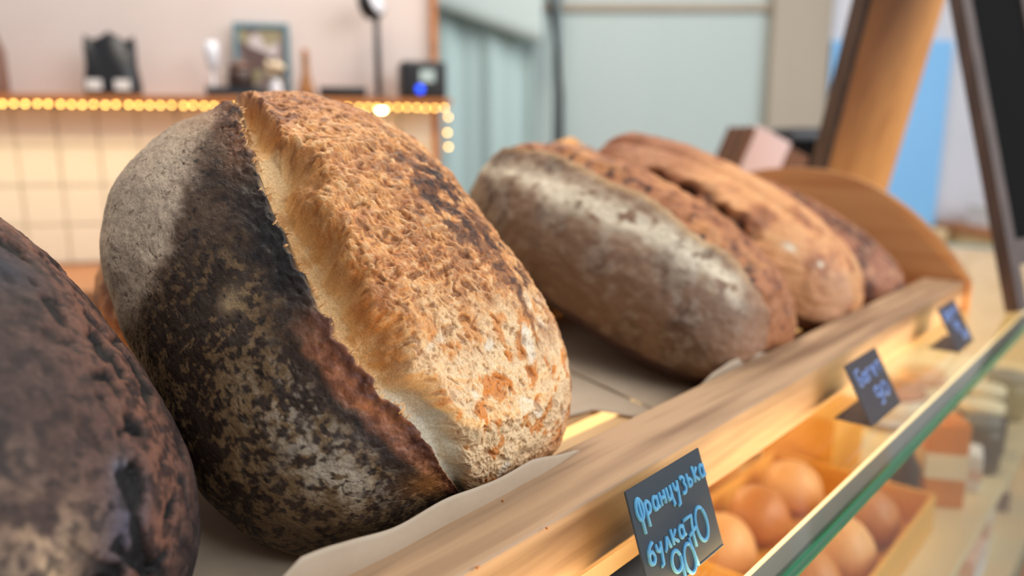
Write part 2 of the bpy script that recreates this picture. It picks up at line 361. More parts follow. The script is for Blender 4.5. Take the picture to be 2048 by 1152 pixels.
sheet('parchment_sheet', 'beige parchment under the flour-banded loaf, its lip peeking over the rail', (0.50, 0.72), front3, nx=70, ny=50, yback=0.475, seed=5.0)
# ================================================================== LOAVES
def loaf(name, label, x, ntop, nbot, nlen, dispf, colf, m='crust_main', ex=2.3, strands=0):
    sp = lambda t, e: np.sign(t) * np.abs(t) ** e
    u = np.linspace(0.004, math.pi - 0.004, nlen)[:, None]
    v = np.concatenate([np.linspace(-0.08 * math.pi, 1.08 * math.pi, ntop, endpoint=False), np.linspace(1.08 * math.pi, 1.92 * math.pi, nbot, endpoint=False)])[None]
    S = sp(np.cos(u), 2 / ex) + 0 * v; r = np.sin(u) ** (2 / ex); Y = r * np.cos(v); Z = r * np.sin(v)
    ps = np.arctan2(Y, S); gg = np.ones_like(ps)
    for k in range(1, 6): gg += x[10 + 2 * (k - 1)] * np.cos(k * ps) + x[11 + 2 * (k - 1)] * np.sin(k * ps)
    a, b, ct, cb = x[6:10]
    P = np.stack([S * a * gg, Y * b * gg, np.where(Z > 0, Z * ct, sp(Z, 0.7) * cb)], -1)
    N = np.cross(np.gradient(P, axis=1), np.gradient(P, axis=0)); N /= np.linalg.norm(N, axis=-1, keepdims=True) + 1e-12
    if (N[nlen // 2, ntop // 2] @ np.array([0, 0, 1.0])) < 0: N = -N
    th = np.broadcast_to(v / math.pi, S.shape)
    D, info = dispf(S, th, P)
    pole = ss(0.0, 0.06, np.minimum(u, math.pi - u))
    P2 = P + N * (D * pole)[..., None]
    C = colf(S, th, P, info)
    t, phi, rho = x[3:6]
    ax = np.array([math.sin(phi) * math.cos(t), math.cos(phi) * math.cos(t), math.sin(t)])
    y0 = np.cross([0, 0, 1], ax); y0 /= np.linalg.norm(y0); z0 = np.cross(ax, y0)
    y1 = y0 * math.cos(rho) + z0 * math.sin(rho); z1 = -y0 * math.sin(rho) + z0 * math.cos(rho)
    me = gridmesh(P2, wrap=True, caps=True)
    ca = me.color_attributes.new('crust', 'FLOAT_COLOR', 'POINT')
    L = np.ones(C.shape[:2] + (4,), np.float32); L[..., :3] = s2l(np.clip(C, 0, 255)); ca.data.foreach_set('color', L.reshape(-1))
    o = link(name, me, None, m, True)
    M = Matrix(((ax[0], y1[0], z1[0], x[0]), (ax[1], y1[1], z1[1], x[1]), (ax[2], y1[2], z1[2], x[2] + CZ), (0, 0, 0, 1)))
    o.matrix_world = M
    if strands:
        rg = np.random.default_rng(5); bm = bmesh.new(); dd = info['d']
        for k in range(strands):
            i = rg.integers(int(nlen * 0.22), int(nlen * 0.74)); jj = np.where((th[i] > 0.15) & (th[i] < 0.6))[0]; j = jj[np.abs(dd[i, jj] - rg.uniform(-0.004, 0.004)).argmin()]
            p = P2[i, j]; q = P2[i, min(j + rg.integers(8, 16), ntop - 1)]; out = N[i, j]; ln = rg.uniform(0.0012, 0.004) if k % 22 else rg.uniform(0.006, 0.010)
            tg = (P[i, j + 4] - P[i, j]); tg /= np.linalg.norm(tg) + 1e-9; sd = np.array([rg.normal() * 0.6, 0, 0])
            pts = [p - tg * 0.001 - out * 0.0005, p + (tg * 0.5 + out * 0.15 + sd * 0.3) * ln, p + (tg + sd + out * rg.normal() * 0.25) * ln]
            w0 = rg.uniform(0.0004, 0.0010) if k % 22 else 0.00035
            tube_bm(bm, pts, [w0, w0 * 0.7, w0 * 0.15], 5)
        c = link('torn_crumb', bm2me(bm), o, 'torn_crumb', True); c['kind'] = 'stuff'
    return tag(o, label, 'bread')
# ---- the big split loaf
X1 = [0.2684, 0.3882, -0.1011, 0.7067, -0.0271, -0.0753, 0.1525, 0.1255, 0.0961, 0.0544, -0.0011, -0.0082, 0.0067, -0.0045, 0.0181, -0.0087, -0.0442, 0.0163, 0.0116, -0.0065]
def fibre(P, f, off=0.0, st=(1, 1, 1), warp=0.006):
    Q = P * np.array(st); Wp = np.stack([pn(P, f * 0.25, off + 1), pn(P, f * 0.25, off + 5), pn(P, f * 0.25, off + 9)], -1)
    return 1 - np.abs(pn(Q + Wp * warp, f, off)) * 2
def disp1(S, th, P):
    jag = 0.010 * pn(P * [1, 0.15, 0.15], 45, 2) + 0.007 * pn(P * [1, 0.3, 0.3], 130, 4) + 0.004 * pn(P * [1, .6, .6], 330, 6)
    te = np.interp(S, [-1, -0.56, -0.12, 0.03, 0.19, 0.41, 0.67, 1], [0.315, 0.325, 0.322, 0.325, 0.34, 0.362, 0.385, 0.42])
    te = te + jag
    d = th - te
    top = ss(-0.05, 0.1, th) * (1 - ss(0.9, 1.05, th))
    gw = np.interp(S, [-1, -0.95, -0.76, -0.59, -0.4, -0.26, -0.05, 0.15, 0.24, 0.36, 0.58, 0.8, 1], [0.07, 0.075, 0.055, 0.052, 0.052, 0.06, 0.068, 0.07, 0.075, 0.05, 0.035, 0.03, 0.03])
    gw = gw * (1 + 0.35 * pn(P, 40, 31))
    dep = np.interp(S, [-1, -0.9, -0.6, -0.2, 0.1, 0.26, 0.36, 0.5, 0.68, 0.85, 1], [0.004, 0.009, 0.015, 0.022, 0.022, 0.018, 0.006, 0.013, 0.013, 0.006, 0.001])
    lipa = np.interp(S, [-1, -0.9, -0.5, 0.0, 0.4, 0.68, 0.85, 1], [0.002, 0.006, 0.008, 0.008, 0.007, 0.007, 0.003, 0])
    cl = ss(-0.004, 0.005, d)
    lip = lipa * np.exp(-np.clip(-d, 0, 9) / 0.045) * (1 - cl)
    groove = -dep * cl * (1 - ss(0.5, 1.25, d / gw)) + 0.0035 * cl * ga(d / gw, 1.45, 0.4) * ss(-1, -0.8, S)
    bloom = cl * ss(0.85, 1.25, d / gw + 0.25 * pn(P, 120, 33))
    bulge = 0.006 * ga(th, 0.53, 0.15) * bloom
    f1 = fibre(P, 150, 11, (1, 0.6, 0.8)); f2 = fibre(P, 400, 17, (0.55, 1, 1), 0.004); lump = fbm(P, 55, 2, 21)
    pit = ss(0.32, 0.55, pn(P + 0.004 * f1[..., None], 170, 41)) + 0.6 * ss(0.35, 0.6, pn(P, 380, 43))
    bt = bloom * top * (0.0013 * lump + 0.0010 * (f1 - 0.4) + 0.0007 * (f2 - 0.4) - 0.0012 * pit)
    crack = ss(0.955, 0.985, fibre(P, 90, 51, (1, 1, 1), 0.004)) * ss(0.0, 0.4, pn(P, 60, 53))
    crack2 = ss(0.94, 0.98, fibre(P, 210, 57)) * ss(0.05, 0.4, pn(P, 90, 59))
    grain = fbm(P, 420, 2, 61)
    fl = (1 - cl)
    ct = fl * (0.0004 * fbm(P, 120, 2, 63) + 0.00022 * grain - 0.0007 * crack - 0.0005 * crack2 + 0.0012 * fbm(P, 35, 2, 65))
    ear_rough = fl * ss(-0.06, -0.01, d) * (0.0010 * fbm(P, 160, 3, 67) - 0.001 * ss(0.35, 0.55, pn(P, 240, 68)))
    gro = (cl - bloom).clip(0, 1) * (0.0006 * fbm(P, 110, 3, 71) - 0.0010 * ss(0.38, 0.6, pn(P, 130, 73)))
    D = (lip + groove + bulge) * top + bt + ct + ear_rough + gro
    return D, dict(d=d, cl=cl, bloom=bloom, f1=f1, f2=f2, pit=pit, crack=crack, crack2=crack2, gw=gw, lump=lump, grain=grain)
def col1(S, th, P, I):
    d, cl, bloom = I['d'], I['cl'], I['bloom']
    thn = np.where(th > 1.5, th - 2, th)
    n1 = fbm(P, 30, 3, 81); n2 = fbm(P, 110, 3, 83); n3 = fbm(P, 300, 2, 85)
    # crust left of the ear
    n4 = fbm(P, 190, 3, 87)
    C = np.zeros(S.shape + (3,)) + np.array([88, 67, 51.])
    C = mixc(C, (62, 45, 35), ss(-0.2, 0.5, n1 + 0.5 * n2))
    ol = (1 - ss(-0.05, 0.25, S + 0.12 * n1)) * (1 - ss(0.23, 0.31, thn + 0.03 * n2))
    spk = ss(-0.15, 0.25, 0.9 * n4 + 0.5 * n3 + 0.7 * n1)
    C = mixc(C, (47, 34, 26), ol * 0.9); C = mixc(C, (126, 99, 66), ol * spk * 0.8)
    C = mixc(C, (66, 48, 37), (1 - ss(-0.85, -0.45, S)) * 0.45 * (1 - spk * .5))
    sb = np.interp(thn, [-0.3, -0.02, 0.09, 0.15, 0.20, 0.26, 0.32, 0.35, 0.40], [0.2, 0.14, 0.10, 0.17, 0.27, 0.40, 0.50, 0.60, 0.72])
    F = ss(-0.07, 0.09, S - sb + 0.07 * n1 + 0.05 * n2)
    FC = np.zeros_like(C) + np.array([196, 175, 152.]); FC = mixc(FC, (158, 137, 119), ss(0.0, 0.6, n2) * 0.5); FC = mixc(FC, (160, 118, 84), ss(0.45, 0.8, S) * ss(0.22, 0.34, thn) * 0.7)
    FC = mixc(FC, (88, 68, 54), I['crack'] * 0.9); FC = mixc(FC, (92, 72, 58), I['crack2'] * 0.7); FC = mixc(FC, (116, 94, 76), ss(0.45, 0.65, pn(P, 240, 91)) * 0.6)
    C = C * (1 - F[..., None]) + FC * F[..., None]
    wp = np.exp(-((S + 0.70) / 0.16) ** 2 - ((thn - 0.19) / 0.05) ** 2) * ss(-0.5, 0.25, n2 + 0.7 * n3)
    C = mixc(C, (186, 172, 150), wp * 0.9)
    wp2 = np.exp(-((S + 0.55) / 0.22) ** 2 - ((thn - 0.22) / 0.06) ** 2) * ss(0.05, 0.45, n3 + .5 * n2)
    C = mixc(C, (160, 146, 130), wp2 * 0.7)
    C = mixc(C, (176, 150, 112), 0.8 * np.exp(-((S + 0.13) / 0.05) ** 2 - ((thn - 0.215) / 0.02) ** 2))
    C = mixc(C, (26, 19, 16), ss(0.42, 0.58, pn(P, 260, 93)) * (1 - F) * 0.7)
    C = mixc(C, (30, 22, 18), (I['crack'] * 0.8 + I['crack2'] * 0.5) * (1 - F))
    # ear: charred in the middle, red-brown lower down, brown at the top
    char = ss(-0.07, -0.02, d + 0.02 * n2) * (1 - cl)
    C = mixc(C, (30, 26, 28), char * ga(S, -0.08, 0.26) * 1.1)
    lowband = ss(-0.055, -0.038, d + 0.006 * n2) * (1 - cl) * (1 - ss(-0.45, -0.25, S))
    C = mixc(C, (150, 98, 72), lowband * 0.95); C = mixc(C, (96, 56, 40), lowband * ss(0.0, 0.4, n2) * 0.7)
    C = mixc(C, (34, 22, 18), ga(d, -0.055, 0.010) * (1 - ss(-0.4, -0.2, S)) * 0.7)
    C = mixc(C, (62, 30, 22), ga(d, -0.012, 0.008) * (1 - cl) * (1 - ss(-0.45, -0.25, S)) * 0.75)
    C = mixc(C, (146, 92, 44), np.exp(-((S + 0.92) / 0.06) ** 2 - ((d + 0.06) / 0.05) ** 2) * 0.85)
    C = mixc(C, (122, 78, 52), ss(-0.06, -0.015, d + 0.02 * n2) * (1 - cl) * ss(0.2, 0.4, S) * 0.85)
    C = mixc(C, (54, 32, 24), ss(-0.05, -0.01, d) * (1 - cl) * ss(0.2, 0.4, S) * ss(0.0, 0.4, n2 + n3 * .5))
    # crumb in the split
    G = np.zeros_like(C) + np.array([232, 196, 142.]); G = mixc(G, (212, 160, 98), ss(-0.2, 0.5, n1 + .2 * n2) * 0.8); pale = 1 - ss(-0.78, -0.5, S + 0.08 * n1)
    G = mixc(G, (208, 202, 184), pale * 0.9); G = mixc(G, (176, 134, 86), ss(0.3, 0.6, n2) * 0.3 * (1 - pale)); G = mixc(G, (178, 110, 56), ss(0.6, 1.0, d / I['gw']) * 0.55 * (1 - pale))
    G = mixc(G, (96, 58, 36), np.exp(-((S - 0.34) / 0.05) ** 2) * ss(-0.2, 0.2, n2) * ss(0.02, .05, d) * 0.9)
    # bloom
    B = np.zeros_like(C) + np.array([208, 140, 76.])
    B = mixc(B, (186, 112, 56), ss(-0.2, 0.5, n1 + 0.2 * n2) * 0.8)
    B = mixc(B, (238, 198, 150), ss(0.45, 0.9, I['f2']) * 0.5 + ss(0.6, 0.95, I['f1']) * 0.3); B = mixc(B, (132, 78, 44), ss(0.1, -0.5, I['f2']) * 0.55 + ss(0.0, -0.6, I['f1']) * 0.4)
    low = 1 - ss(-0.72, -0.34, S + 0.12 * n1 - 0.35 * (thn - 0.5))
    B = mixc(B, (240, 214, 174), low * 0.75); B = mixc(B, (206, 126, 58), low * ss(0.12, 0.45, fbm(P * [0.45, 1, 1], 90, 3, 95)) * 0.85)
    B = mixc(B, (236, 230, 214), low * ss(0.35, 0.55, pn(P, 75, 97)) * 0.6)
    B = mixc(B, (146, 88, 50), ss(0.05, 0.4, fbm(P, 120, 3, 99)) * 0.4 * (1 - low))
    dk = np.exp(-((S + 0.02) / 0.26) ** 2 - ((thn - 0.595) / 0.085) ** 2); dk = np.clip(dk * 1.5 + 0.9 * np.exp(-((S + 0.40) / 0.2) ** 2 - ((thn - 0.64) / 0.05) ** 2), 0, 1.2)
    B = mixc(B, (112, 70, 44), dk * ss(-0.35, 0.3, n2 + 0.5 * n1) * 0.85); B = mixc(B, (58, 38, 32), dk * ss(0.15, 0.5, n2 + .4 * n3) * 0.8)
    B = mixc(B, (170, 108, 66), ss(0.35, 0.6, S) * 0.45); B = mixc(B, (112, 66, 44), ss(0.3, 0.5, S) * ss(0.15, 0.45, n2) * 0.7)
    B = mixc(B, (34, 30, 34), np.exp(-((S - 0.11) / 0.035) ** 2 - ((thn - 0.61) / 0.02) ** 2) * ss(-.3, .1, n2))
    B = mixc(B, (116, 70, 40), np.clip(I['pit'], 0, 1) * 0.6 * (1 - 0.5 * low)); B = mixc(B, (128, 74, 40), ss(-0.1, -0.6, I['f2'] * 1.0) * 0.5)
    rim = ss(0.70, 0.86, thn + 0.02 * n2); B = mixc(B, (186, 118, 66), rim * 0.6); B = mixc(B, (120, 66, 36), rim * ss(0.1, 0.4, n2 + .5 * n1) * 0.8)
    base = ss(0.95, 1.0, th) * (1 - ss(1.85, 1.95, th))
    E = np.zeros_like(C) + np.array([150, 108, 74.]); E = mixc(E, (206, 190, 168), ss(0, .5, n2) * .6)
    C = C * (1 - cl[..., None]) + G * cl[..., None]
    C = C * (1 - bloom[..., None]) + B * bloom[..., None]
    C = mixc(C, (236, 204, 156), ga(d, 0.003, 0.005) * ss(-0.2, 0.3, n4) * 0.8)
    C = C * (1 - base[..., None]) + E * base[..., None]
    return C
loaf('bread_loaf', 'big oval loaf with a charred ear, floured shoulder and torn golden bloom', X1, 800, 90, 560, disp1, col1, strands=110)
# ---- dark loaf beside it
X0 = [0.0269, 0.3904, -0.108, 0.5805, -0.1373, 0.1841, 0.1503, 0.1205, 0.0844, 0.0486, -0.0053, -0.0073, -0.0035, 0.0279, 0.0101, -0.0095, -0.0105, 0.0049, 0.0098, -0.0029]
def disp0(S, th, P):
    band = np.clip(1.5 * ga(th, 0.70, 0.075), 0, 1)
    wv = np.stack([pn(P, 60, 3), pn(P, 60, 5), pn(P, 60, 9)], -1) * 0.006
    pit = ss(0.20, 0.27, pn((P + wv) * [0.75, 1, 1], 52, 12)) * band + 0.9 * ss(0.28, 0.36, pn((P + wv * .5) * [0.8, 1, 1], 120, 14)) * band
    D = 0.0012 * fbm(P, 30, 2, 15) + 0.0005 * fbm(P, 150, 3, 17) * (0.5 + band) - 0.0035 * pit + 0.002 * ga(th, 0.66, 0.05)
    return D, dict(pit=pit, band=band)
def col0(S, th, P, I):
    n1 = fbm(P, 28, 3, 5); n2 = fbm(P, 95, 3, 6); n3 = fbm(P, 260, 2, 8)
    C = np.zeros(S.shape + (3,)) + np.array([66, 52, 50.]); C = mixc(C, (44, 37, 38), ss(-0.2, 0.5, n1)); C = mixc(C, (92, 78, 76), ss(0.0, 0.5, n2) * 0.6)
    C = mixc(C, (140, 92, 72), np.clip(ga(th, 0.70, 0.11), 0, 1) * 0.95); C = mixc(C, (64, 41, 35), ga(th, 0.72, 0.1) * ss(0.0, 0.45, n2 + .4 * n3))
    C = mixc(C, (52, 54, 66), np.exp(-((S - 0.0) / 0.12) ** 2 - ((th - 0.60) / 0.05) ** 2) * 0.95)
    C = mixc(C, (228, 190, 150), np.exp(-((S + 0.86) / 0.14) ** 2 - ((th - 0.55) / 0.065) ** 2) * ss(-0.6, 0.1, n2 + n1 * .5) * 0.95)
    C = mixc(C, (190, 150, 120), np.exp(-((S + 0.62) / 0.07) ** 2 - ((th - 0.50) / 0.03) ** 2) * ss(-0.3, 0.2, n2) * 0.8)
    C = mixc(C, (86, 88, 110), np.exp(-((S + 0.76) / 0.12) ** 2 - ((th - 0.645) / 0.03) ** 2) * 0.8)  # bluish sky reflection painted into the crust colour
    C = mixc(C, (112, 128, 152), np.exp(-((S + 0.65) / 0.03) ** 2 - ((th - 0.635) / 0.012) ** 2) * 0.8)  # small brighter spot within that painted sky sheen
    C = mixc(C, (17, 13, 13), I['pit'] * 1.3); C = mixc(C, (128, 98, 88), ss(0.3, 0.55, n3) * 0.3 * (1 - np.clip(I['pit'], 0, 1)))
    C = mixc(C, (30, 24, 24), ss(0.1, 0.5, fbm(P, 180, 3, 44)) * 0.5)
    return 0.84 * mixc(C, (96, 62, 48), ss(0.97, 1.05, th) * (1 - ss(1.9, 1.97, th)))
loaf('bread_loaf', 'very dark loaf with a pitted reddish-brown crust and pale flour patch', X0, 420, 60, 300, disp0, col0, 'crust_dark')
# ---- flour-banded loaf
X2 = [0.607, 0.398, -0.1173, 0.4896, -0.2301, -0.0678, 0.164, 0.1079, 0.0882, 0.0523, 0.0208, -0.0163, 0.0059, 0.0275, 0.0319, -0.0162, -0.0093, 0.0222, 0.0363, 0.0039]
def disp_plain(eth, amp, seed):
    def f(S, th, P):
        d = th - eth - 0.03 * pn(P * [1, .2, .2], 22, seed) - 0.008 * pn(P * [1, .4, .4], 110, seed + 3); top = (1 - ss(0.8, 1.0, th)) * ss(0.0, 0.1, th) * (1 - ss(0.85, 1.0, np.abs(S)))
        cl = ss(-0.006, 0.008, d)
        D = top * amp * (0.006 * np.exp(-np.clip(-d, 0, 9) / 0.05) * (1 - cl) - 0.007 * cl * (1 - ss(0.03, 0.10, d))) + 0.0016 * fbm(P, 26, 3, seed + 5) + 0.0007 * fbm(P, 120, 2, seed + 6) + 0.002 * cl * top * fbm(P, 60, 2, seed + 7)
        return D, dict(d=d, cl=cl, top=top)
    return f
def col2(S, th, P, I):
    n1 = fbm(P, 24, 3, 15); n2 = fbm(P, 80, 3, 16); thn = np.where(th > 1.5, th - 2, th); cl = I['cl']
    C = np.zeros(S.shape + (3,)) + np.array([124, 95, 74.]); C = mixc(C, (86, 64, 49), ss(-0.1, 0.5, n1 + .3 * n2)); C = mixc(C, (160, 142, 124), ss(0.05, 0.55, n2 + .6 * n1) * 0.6)
    C = mixc(C, (122, 92, 56), ga(thn, -0.02, 0.08) * 0.4)
    tb = np.interp(S, [-0.8, -0.67, -0.31, 0.1, 0.4, 0.62, 0.86], [0.29, 0.31, 0.325, 0.27, 0.26, 0.25, 0.24])
    C = mixc(C, (222, 210, 186), ga(thn + 0.02 * n1, tb - 0.02, 0.055) * ss(-0.5, 0.25, n2 + 0.35) * ss(-0.82, -0.6, S) * 0.95)
    C = mixc(C, (176, 132, 104), (1 - ss(-0.95, -0.6, S)) * 0.7)
    T = np.zeros_like(C) + np.array([172, 114, 76.]); T = mixc(T, (126, 76, 50), ss(-0.1, 0.4, n2 + .4 * n1)); T = mixc(T, (206, 146, 92), ss(0.15, 0.6, n1) * 0.7); T = mixc(T, (40, 24, 20), ss(0.4, 0.6, n2) * ga(I['d'], 0.04, 0.05))
    C = C * (1 - cl[..., None]) + T * cl[..., None]
    C = mixc(C, (214, 172, 120), ga(I['d'], -0.012, 0.014) * 0.6 * ss(-0.9, -0.5, S))
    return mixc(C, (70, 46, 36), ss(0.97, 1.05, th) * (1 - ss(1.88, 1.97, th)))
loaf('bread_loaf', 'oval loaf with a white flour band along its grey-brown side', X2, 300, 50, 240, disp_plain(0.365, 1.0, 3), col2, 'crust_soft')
# ---- orange-brown loaf with the black split
X3 = [0.8195, 0.4014, -0.1087, 0.4945, -0.217, 0.1046, 0.172, 0.1001, 0.0789, 0.0532, 0.0393, -0.0038, 0.0134, 0.0193, 0.0205, -0.0136, -0.0088, 0.0205, 0.0315, 0.0001]
def disp3(S, th, P):
    thn = np.where(th > 1.5, th - 2, th)
    te = np.interp(S, [-1, -0.6, -0.2, 0.0, 0.15, 0.32, 0.52, 1], [0.16, 0.13, 0.115, 0.13, 0.165, 0.14, 0.145, 0.2]) + 0.02 * pn(P, 40, 3)
    d = thn - te + 0.018 * pn(P, 95, 7); win = ss(-0.3, -0.15, S) * (1 - ss(0.5, 0.62, S)) * (0.35 + 0.65 * ss(-0.25, 0.1, pn(P, 38, 11)))
    D = win * (-0.011 * ga(d, 0.0, 0.022) + 0.005 * ga(d, 0.05, 0.03)) + 0.0018 * fbm(P, 26, 3, 35) + 0.0008 * fbm(P, 110, 2, 36) + 0.006 * ga(S, 0.85, 0.12) * ga(thn, 0.43, 0.1) - 0.005 * ga(thn, 0.33, 0.03) * ss(-.7, -.3, S)
    return D, dict(d=d, win=win)
def col3(S, th, P, I):
    n1 = fbm(P, 24, 3, 25); n2 = fbm(P, 80, 3, 26); thn = np.where(th > 1.5, th - 2, th)
    C = np.zeros(S.shape + (3,)) + np.array([214, 154, 104.]); C = mixc(C, (178, 116, 76), ss(-0.15, 0.4, n1)); C = mixc(C, (220, 172, 122), ss(0.1, 0.6, n2) * 0.5); C = mixc(C, (136, 84, 58), ss(0.25, 0.65, n1 + .4 * n2) * 0.6)
    C = mixc(C, (140, 86, 58), ss(0.15, 0.5, S) * 0.6)
    C = mixc(C, (30, 18, 16), I['win'] * ga(I['d'], 0.0, 0.026) * ss(-0.5, 0.0, n2 + .2) * 1.1); C = mixc(C, (196, 112, 52), I['win'] * ga(I['d'], -0.035, 0.014) * 0.6)
    C = mixc(C, (205, 160, 132), (1 - ss(-0.95, -0.5, S)) * (1 - ss(.2, .35, thn)) * 0.6)
    C = mixc(C, (244, 236, 214), np.exp(-((S + 0.43) / 0.04) ** 2 - ((thn - 0.165) / 0.018) ** 2) + np.exp(-((S + 0.63) / 0.02) ** 2 - ((thn - 0.19) / 0.015) ** 2))
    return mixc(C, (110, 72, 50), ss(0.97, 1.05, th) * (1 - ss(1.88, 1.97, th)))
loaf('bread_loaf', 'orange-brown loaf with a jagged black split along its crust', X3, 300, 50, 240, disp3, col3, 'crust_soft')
X4 = [1.0224, 0.3949, -0.1319, 0.4782, -0.0958, -0.0067, 0.1464, 0.0888, 0.0573, 0.0361, 0.0004, -0.0043, 0.0018, 0.0081, 0.0013, -0.012, -0.0072, 0.0085, 0.0072, -0.0065]
def colb(base, dark, light, seed):
    def f(S, th, P, I):
        n1 = fbm(P, 26, 3, seed); n2 = fbm(P, 85, 3, seed + 1)
        C = np.zeros(S.shape + (3,)) + np.array(base, float); C = mixc(C, dark, ss(-0.15, 0.4, n1 + .3 * n2)); C = mixc(C, light, ss(0.1, 0.55, n2) * 0.6)
        C = mixc(C, dark, I['cl'] * (1 - ss(0.02, 0.1, I['d'])) * 0.7)
        return C
    return f
loaf('bread_loaf', 'reddish-brown loaf lying against the rounded tray end board', X4, 220, 40, 180, disp_plain(0.45, 0.7, 43), colb((160, 104, 76), (96, 60, 46), (206, 156, 116), 45), 'crust_soft')
loaf('bread_loaf', 'golden round loaf in the back row behind the flour-banded loaf', [0.850, 0.628, -0.080, 0.9, 0.2, 0.0, 0.10, 0.062, 0.050, 0.034] + [0.0] * 10, 200, 40, 160, disp_plain(0.5, 1.0, 53), colb((220, 158, 88), (150, 92, 56), (246, 220, 176), 55), 'crust_soft')
loaf('bread_loaf', 'brown loaf in the back row propping up the big split loaf', [0.285, 0.575, -0.115, 0.15, 0.3, 0.0, 0.095, 0.09, 0.068, 0.052] + [0.0] * 10, 160, 40, 120, disp_plain(0.5, 0.8, 63), colb((176, 116, 70), (120, 74, 48), (214, 168, 116), 65), 'crust_soft')

# ================================================================== CRUMBS on the rail
for i, (u, v, r) in enumerate([(985, 992, 0.0011), (1000, 982, 0.0006), (1006, 1003, 0.0007), (1094, 1058, 0.0008), (955, 1137, 0.0009)]):
    p = at_z(u, v, RT); bm = bmesh.new(); bmesh.ops.create_icosphere(bm, subdivisions=2, radius=r)
    for w in bm.verts: w.co *= 1 + 0.3 * math.sin(w.co.x * 5000 + i) ; w.co.z *= 0.7
    o = link('bread_crumb', bm2me(bm), None, 'bun_crust', True); o.location = (p.x, p.y, RT + r * 0.62)
    tag(o, 'tiny bread crumb lying on the top face of the tray rail', 'crumb', 'crumbs on the tray rail')
# ================================================================== PRICE CARDS (L-shaped, hand-lettered)
def arc(cx, cy, rx, ry, a0, a1, n=14):
    return [(cx + rx * math.cos(math.radians(a0 + (a1 - a0) * k / n)), cy + ry * math.sin(math.radians(a0 + (a1 - a0) * k / n))) for k in range(n + 1)]
GL = {  # handwritten glyphs, x 0..1, y up, x-height 1
 'Ф': [arc(0.5, 0.75, 0.48, 0.75, 80, 440, 20), [(0.5, 1.55), (0.52, 0.6), (0.55, -1.0)]],
 'р': [[(0.1, 1.0), (0.15, 0.2), (0.2, -0.75)], arc(0.45, 0.55, 0.36, 0.42, 150, -150)],
 'а': [arc(0.45, 0.48, 0.36, 0.46, 40, 400), [(0.82, 0.95), (0.82, 0.3), (1.0, 0.0)]],
 'н': [[(0.12, 1.0), (0.15, 0.0)], [(0.15, 0.5), (0.8, 0.52)], [(0.8, 1.0), (0.84, 0.0)]],
 'ц': [[(0.1, 1.0), (0.12, 0.35), (0.3, 0.02), (0.6, 0.1), (0.75, 0.4)], [(0.75, 1.0), (0.78, 0.1), (0.95, -0.45), (0.7, -0.5)]],
 'у': [[(0.08, 1.0), (0.15, 0.55), (0.4, 0.35), (0.7, 0.6)], [(0.8, 1.0), (0.7, 0.3), (0.55, -0.7), (0.2, -0.75)]],
 'з': [arc(0.4, 0.75, 0.35, 0.27, 150, -80, 10) + arc(0.42, 0.15, 0.4, 0.36, 80, -140, 12)],
 'ь': [[(0.15, 1.0), (0.18, 0.0)], arc(0.45, 0.25, 0.32, 0.27, 160, -180, 12)],
 'к': [[(0.12, 1.25), (0.16, 0.0)], [(0.85, 1.0), (0.22, 0.5), (0.95, 0.0)]],
 'б': [arc(0.45, 0.3, 0.38, 0.45, 0, 360, 16), [(0.1, 0.4), (0.15, 0.9), (0.5, 1.2), (0.95, 1.35)]],
 'л': [[(0.0, 0.0), (0.25, 0.15), (0.5, 1.0), (0.62, 0.9), (0.9, 0.0)]],
 'Б': [[(0.95, 1.5), (0.15, 1.45), (0.12, 0.1), (0.5, -0.05), (0.9, 0.2), (0.8, 0.6), (0.15, 0.75)]],
 'г': [[(0.15, 0.0), (0.12, 0.95), (0.8, 1.0)]],
 'е': [[(0.1, 0.5), (0.85, 0.55)] + arc(0.48, 0.5, 0.38, 0.48, 5, 300, 14)],
 'т': [[(0.0, 1.0), (1.0, 1.0)], [(0.5, 1.0), (0.5, 0.0)]],
 '7': [[(0.0, 1.0), (0.95, 1.0), (0.7, 0.4), (0.75, -0.15)], [(0.25, 0.35), (1.15, 0.5)]],
 '0': [arc(0.5, 0.5, 0.46, 0.52, 60, 420, 20)],
 '9': [arc(0.45, 0.65, 0.42, 0.36, 20, 380, 18), [(0.87, 0.7), (0.85, 0.1), (0.7, -0.35), (0.2, -0.3)]],
 '/': [[(0.0, 1.0), (0.3, 0.0)]],
}
def price_card(name, label, x0, yb, w, h, lean, rz, runs, body, ink, r, foot=0.03):
    t = thing(name, label, 'price card', (x0, yb, GZ + 0.0004), rz, 'hand-lettered price cards on the glass')
    ly, lz = math.sin(lean), math.cos(lean); th = 0.0012
    M = Matrix(((1, 0, 0, 0), (0, ly, -lz, 0), (0, lz, ly, 0), (0, 0, 0, 1)))
    pan = link('panel', box(0, w, 0, h, -th, 0, 0.0005, 1, M), t, body)
    link('foot', box(0, w, -0.0002, foot, 0, 0.0011, 0.0004, 1), t, body)
    bm = bmesh.new()
    for txt, u0, u1, vbase, xh, slope in runs:      # u, v in card widths / heights; v measured from the top
        n = len(txt); cw = (u1 - u0) * w / n
        for i, ch in enumerate(txt):
            for stroke in GL.get(ch, []):
                pts = [((u0 * w + cw * (i + 0.06 + 0.82 * px)), h * (1 - vbase) + xh * h * py + slope * (u0 * w + cw * (i + px) - u0 * w), 0.0001) for px, py in stroke]
                tube_bm(bm, [M @ Vector(p) for p in pts], r, 6)
    link('lettering', bm2me(bm), pan, ink, True)
    return t
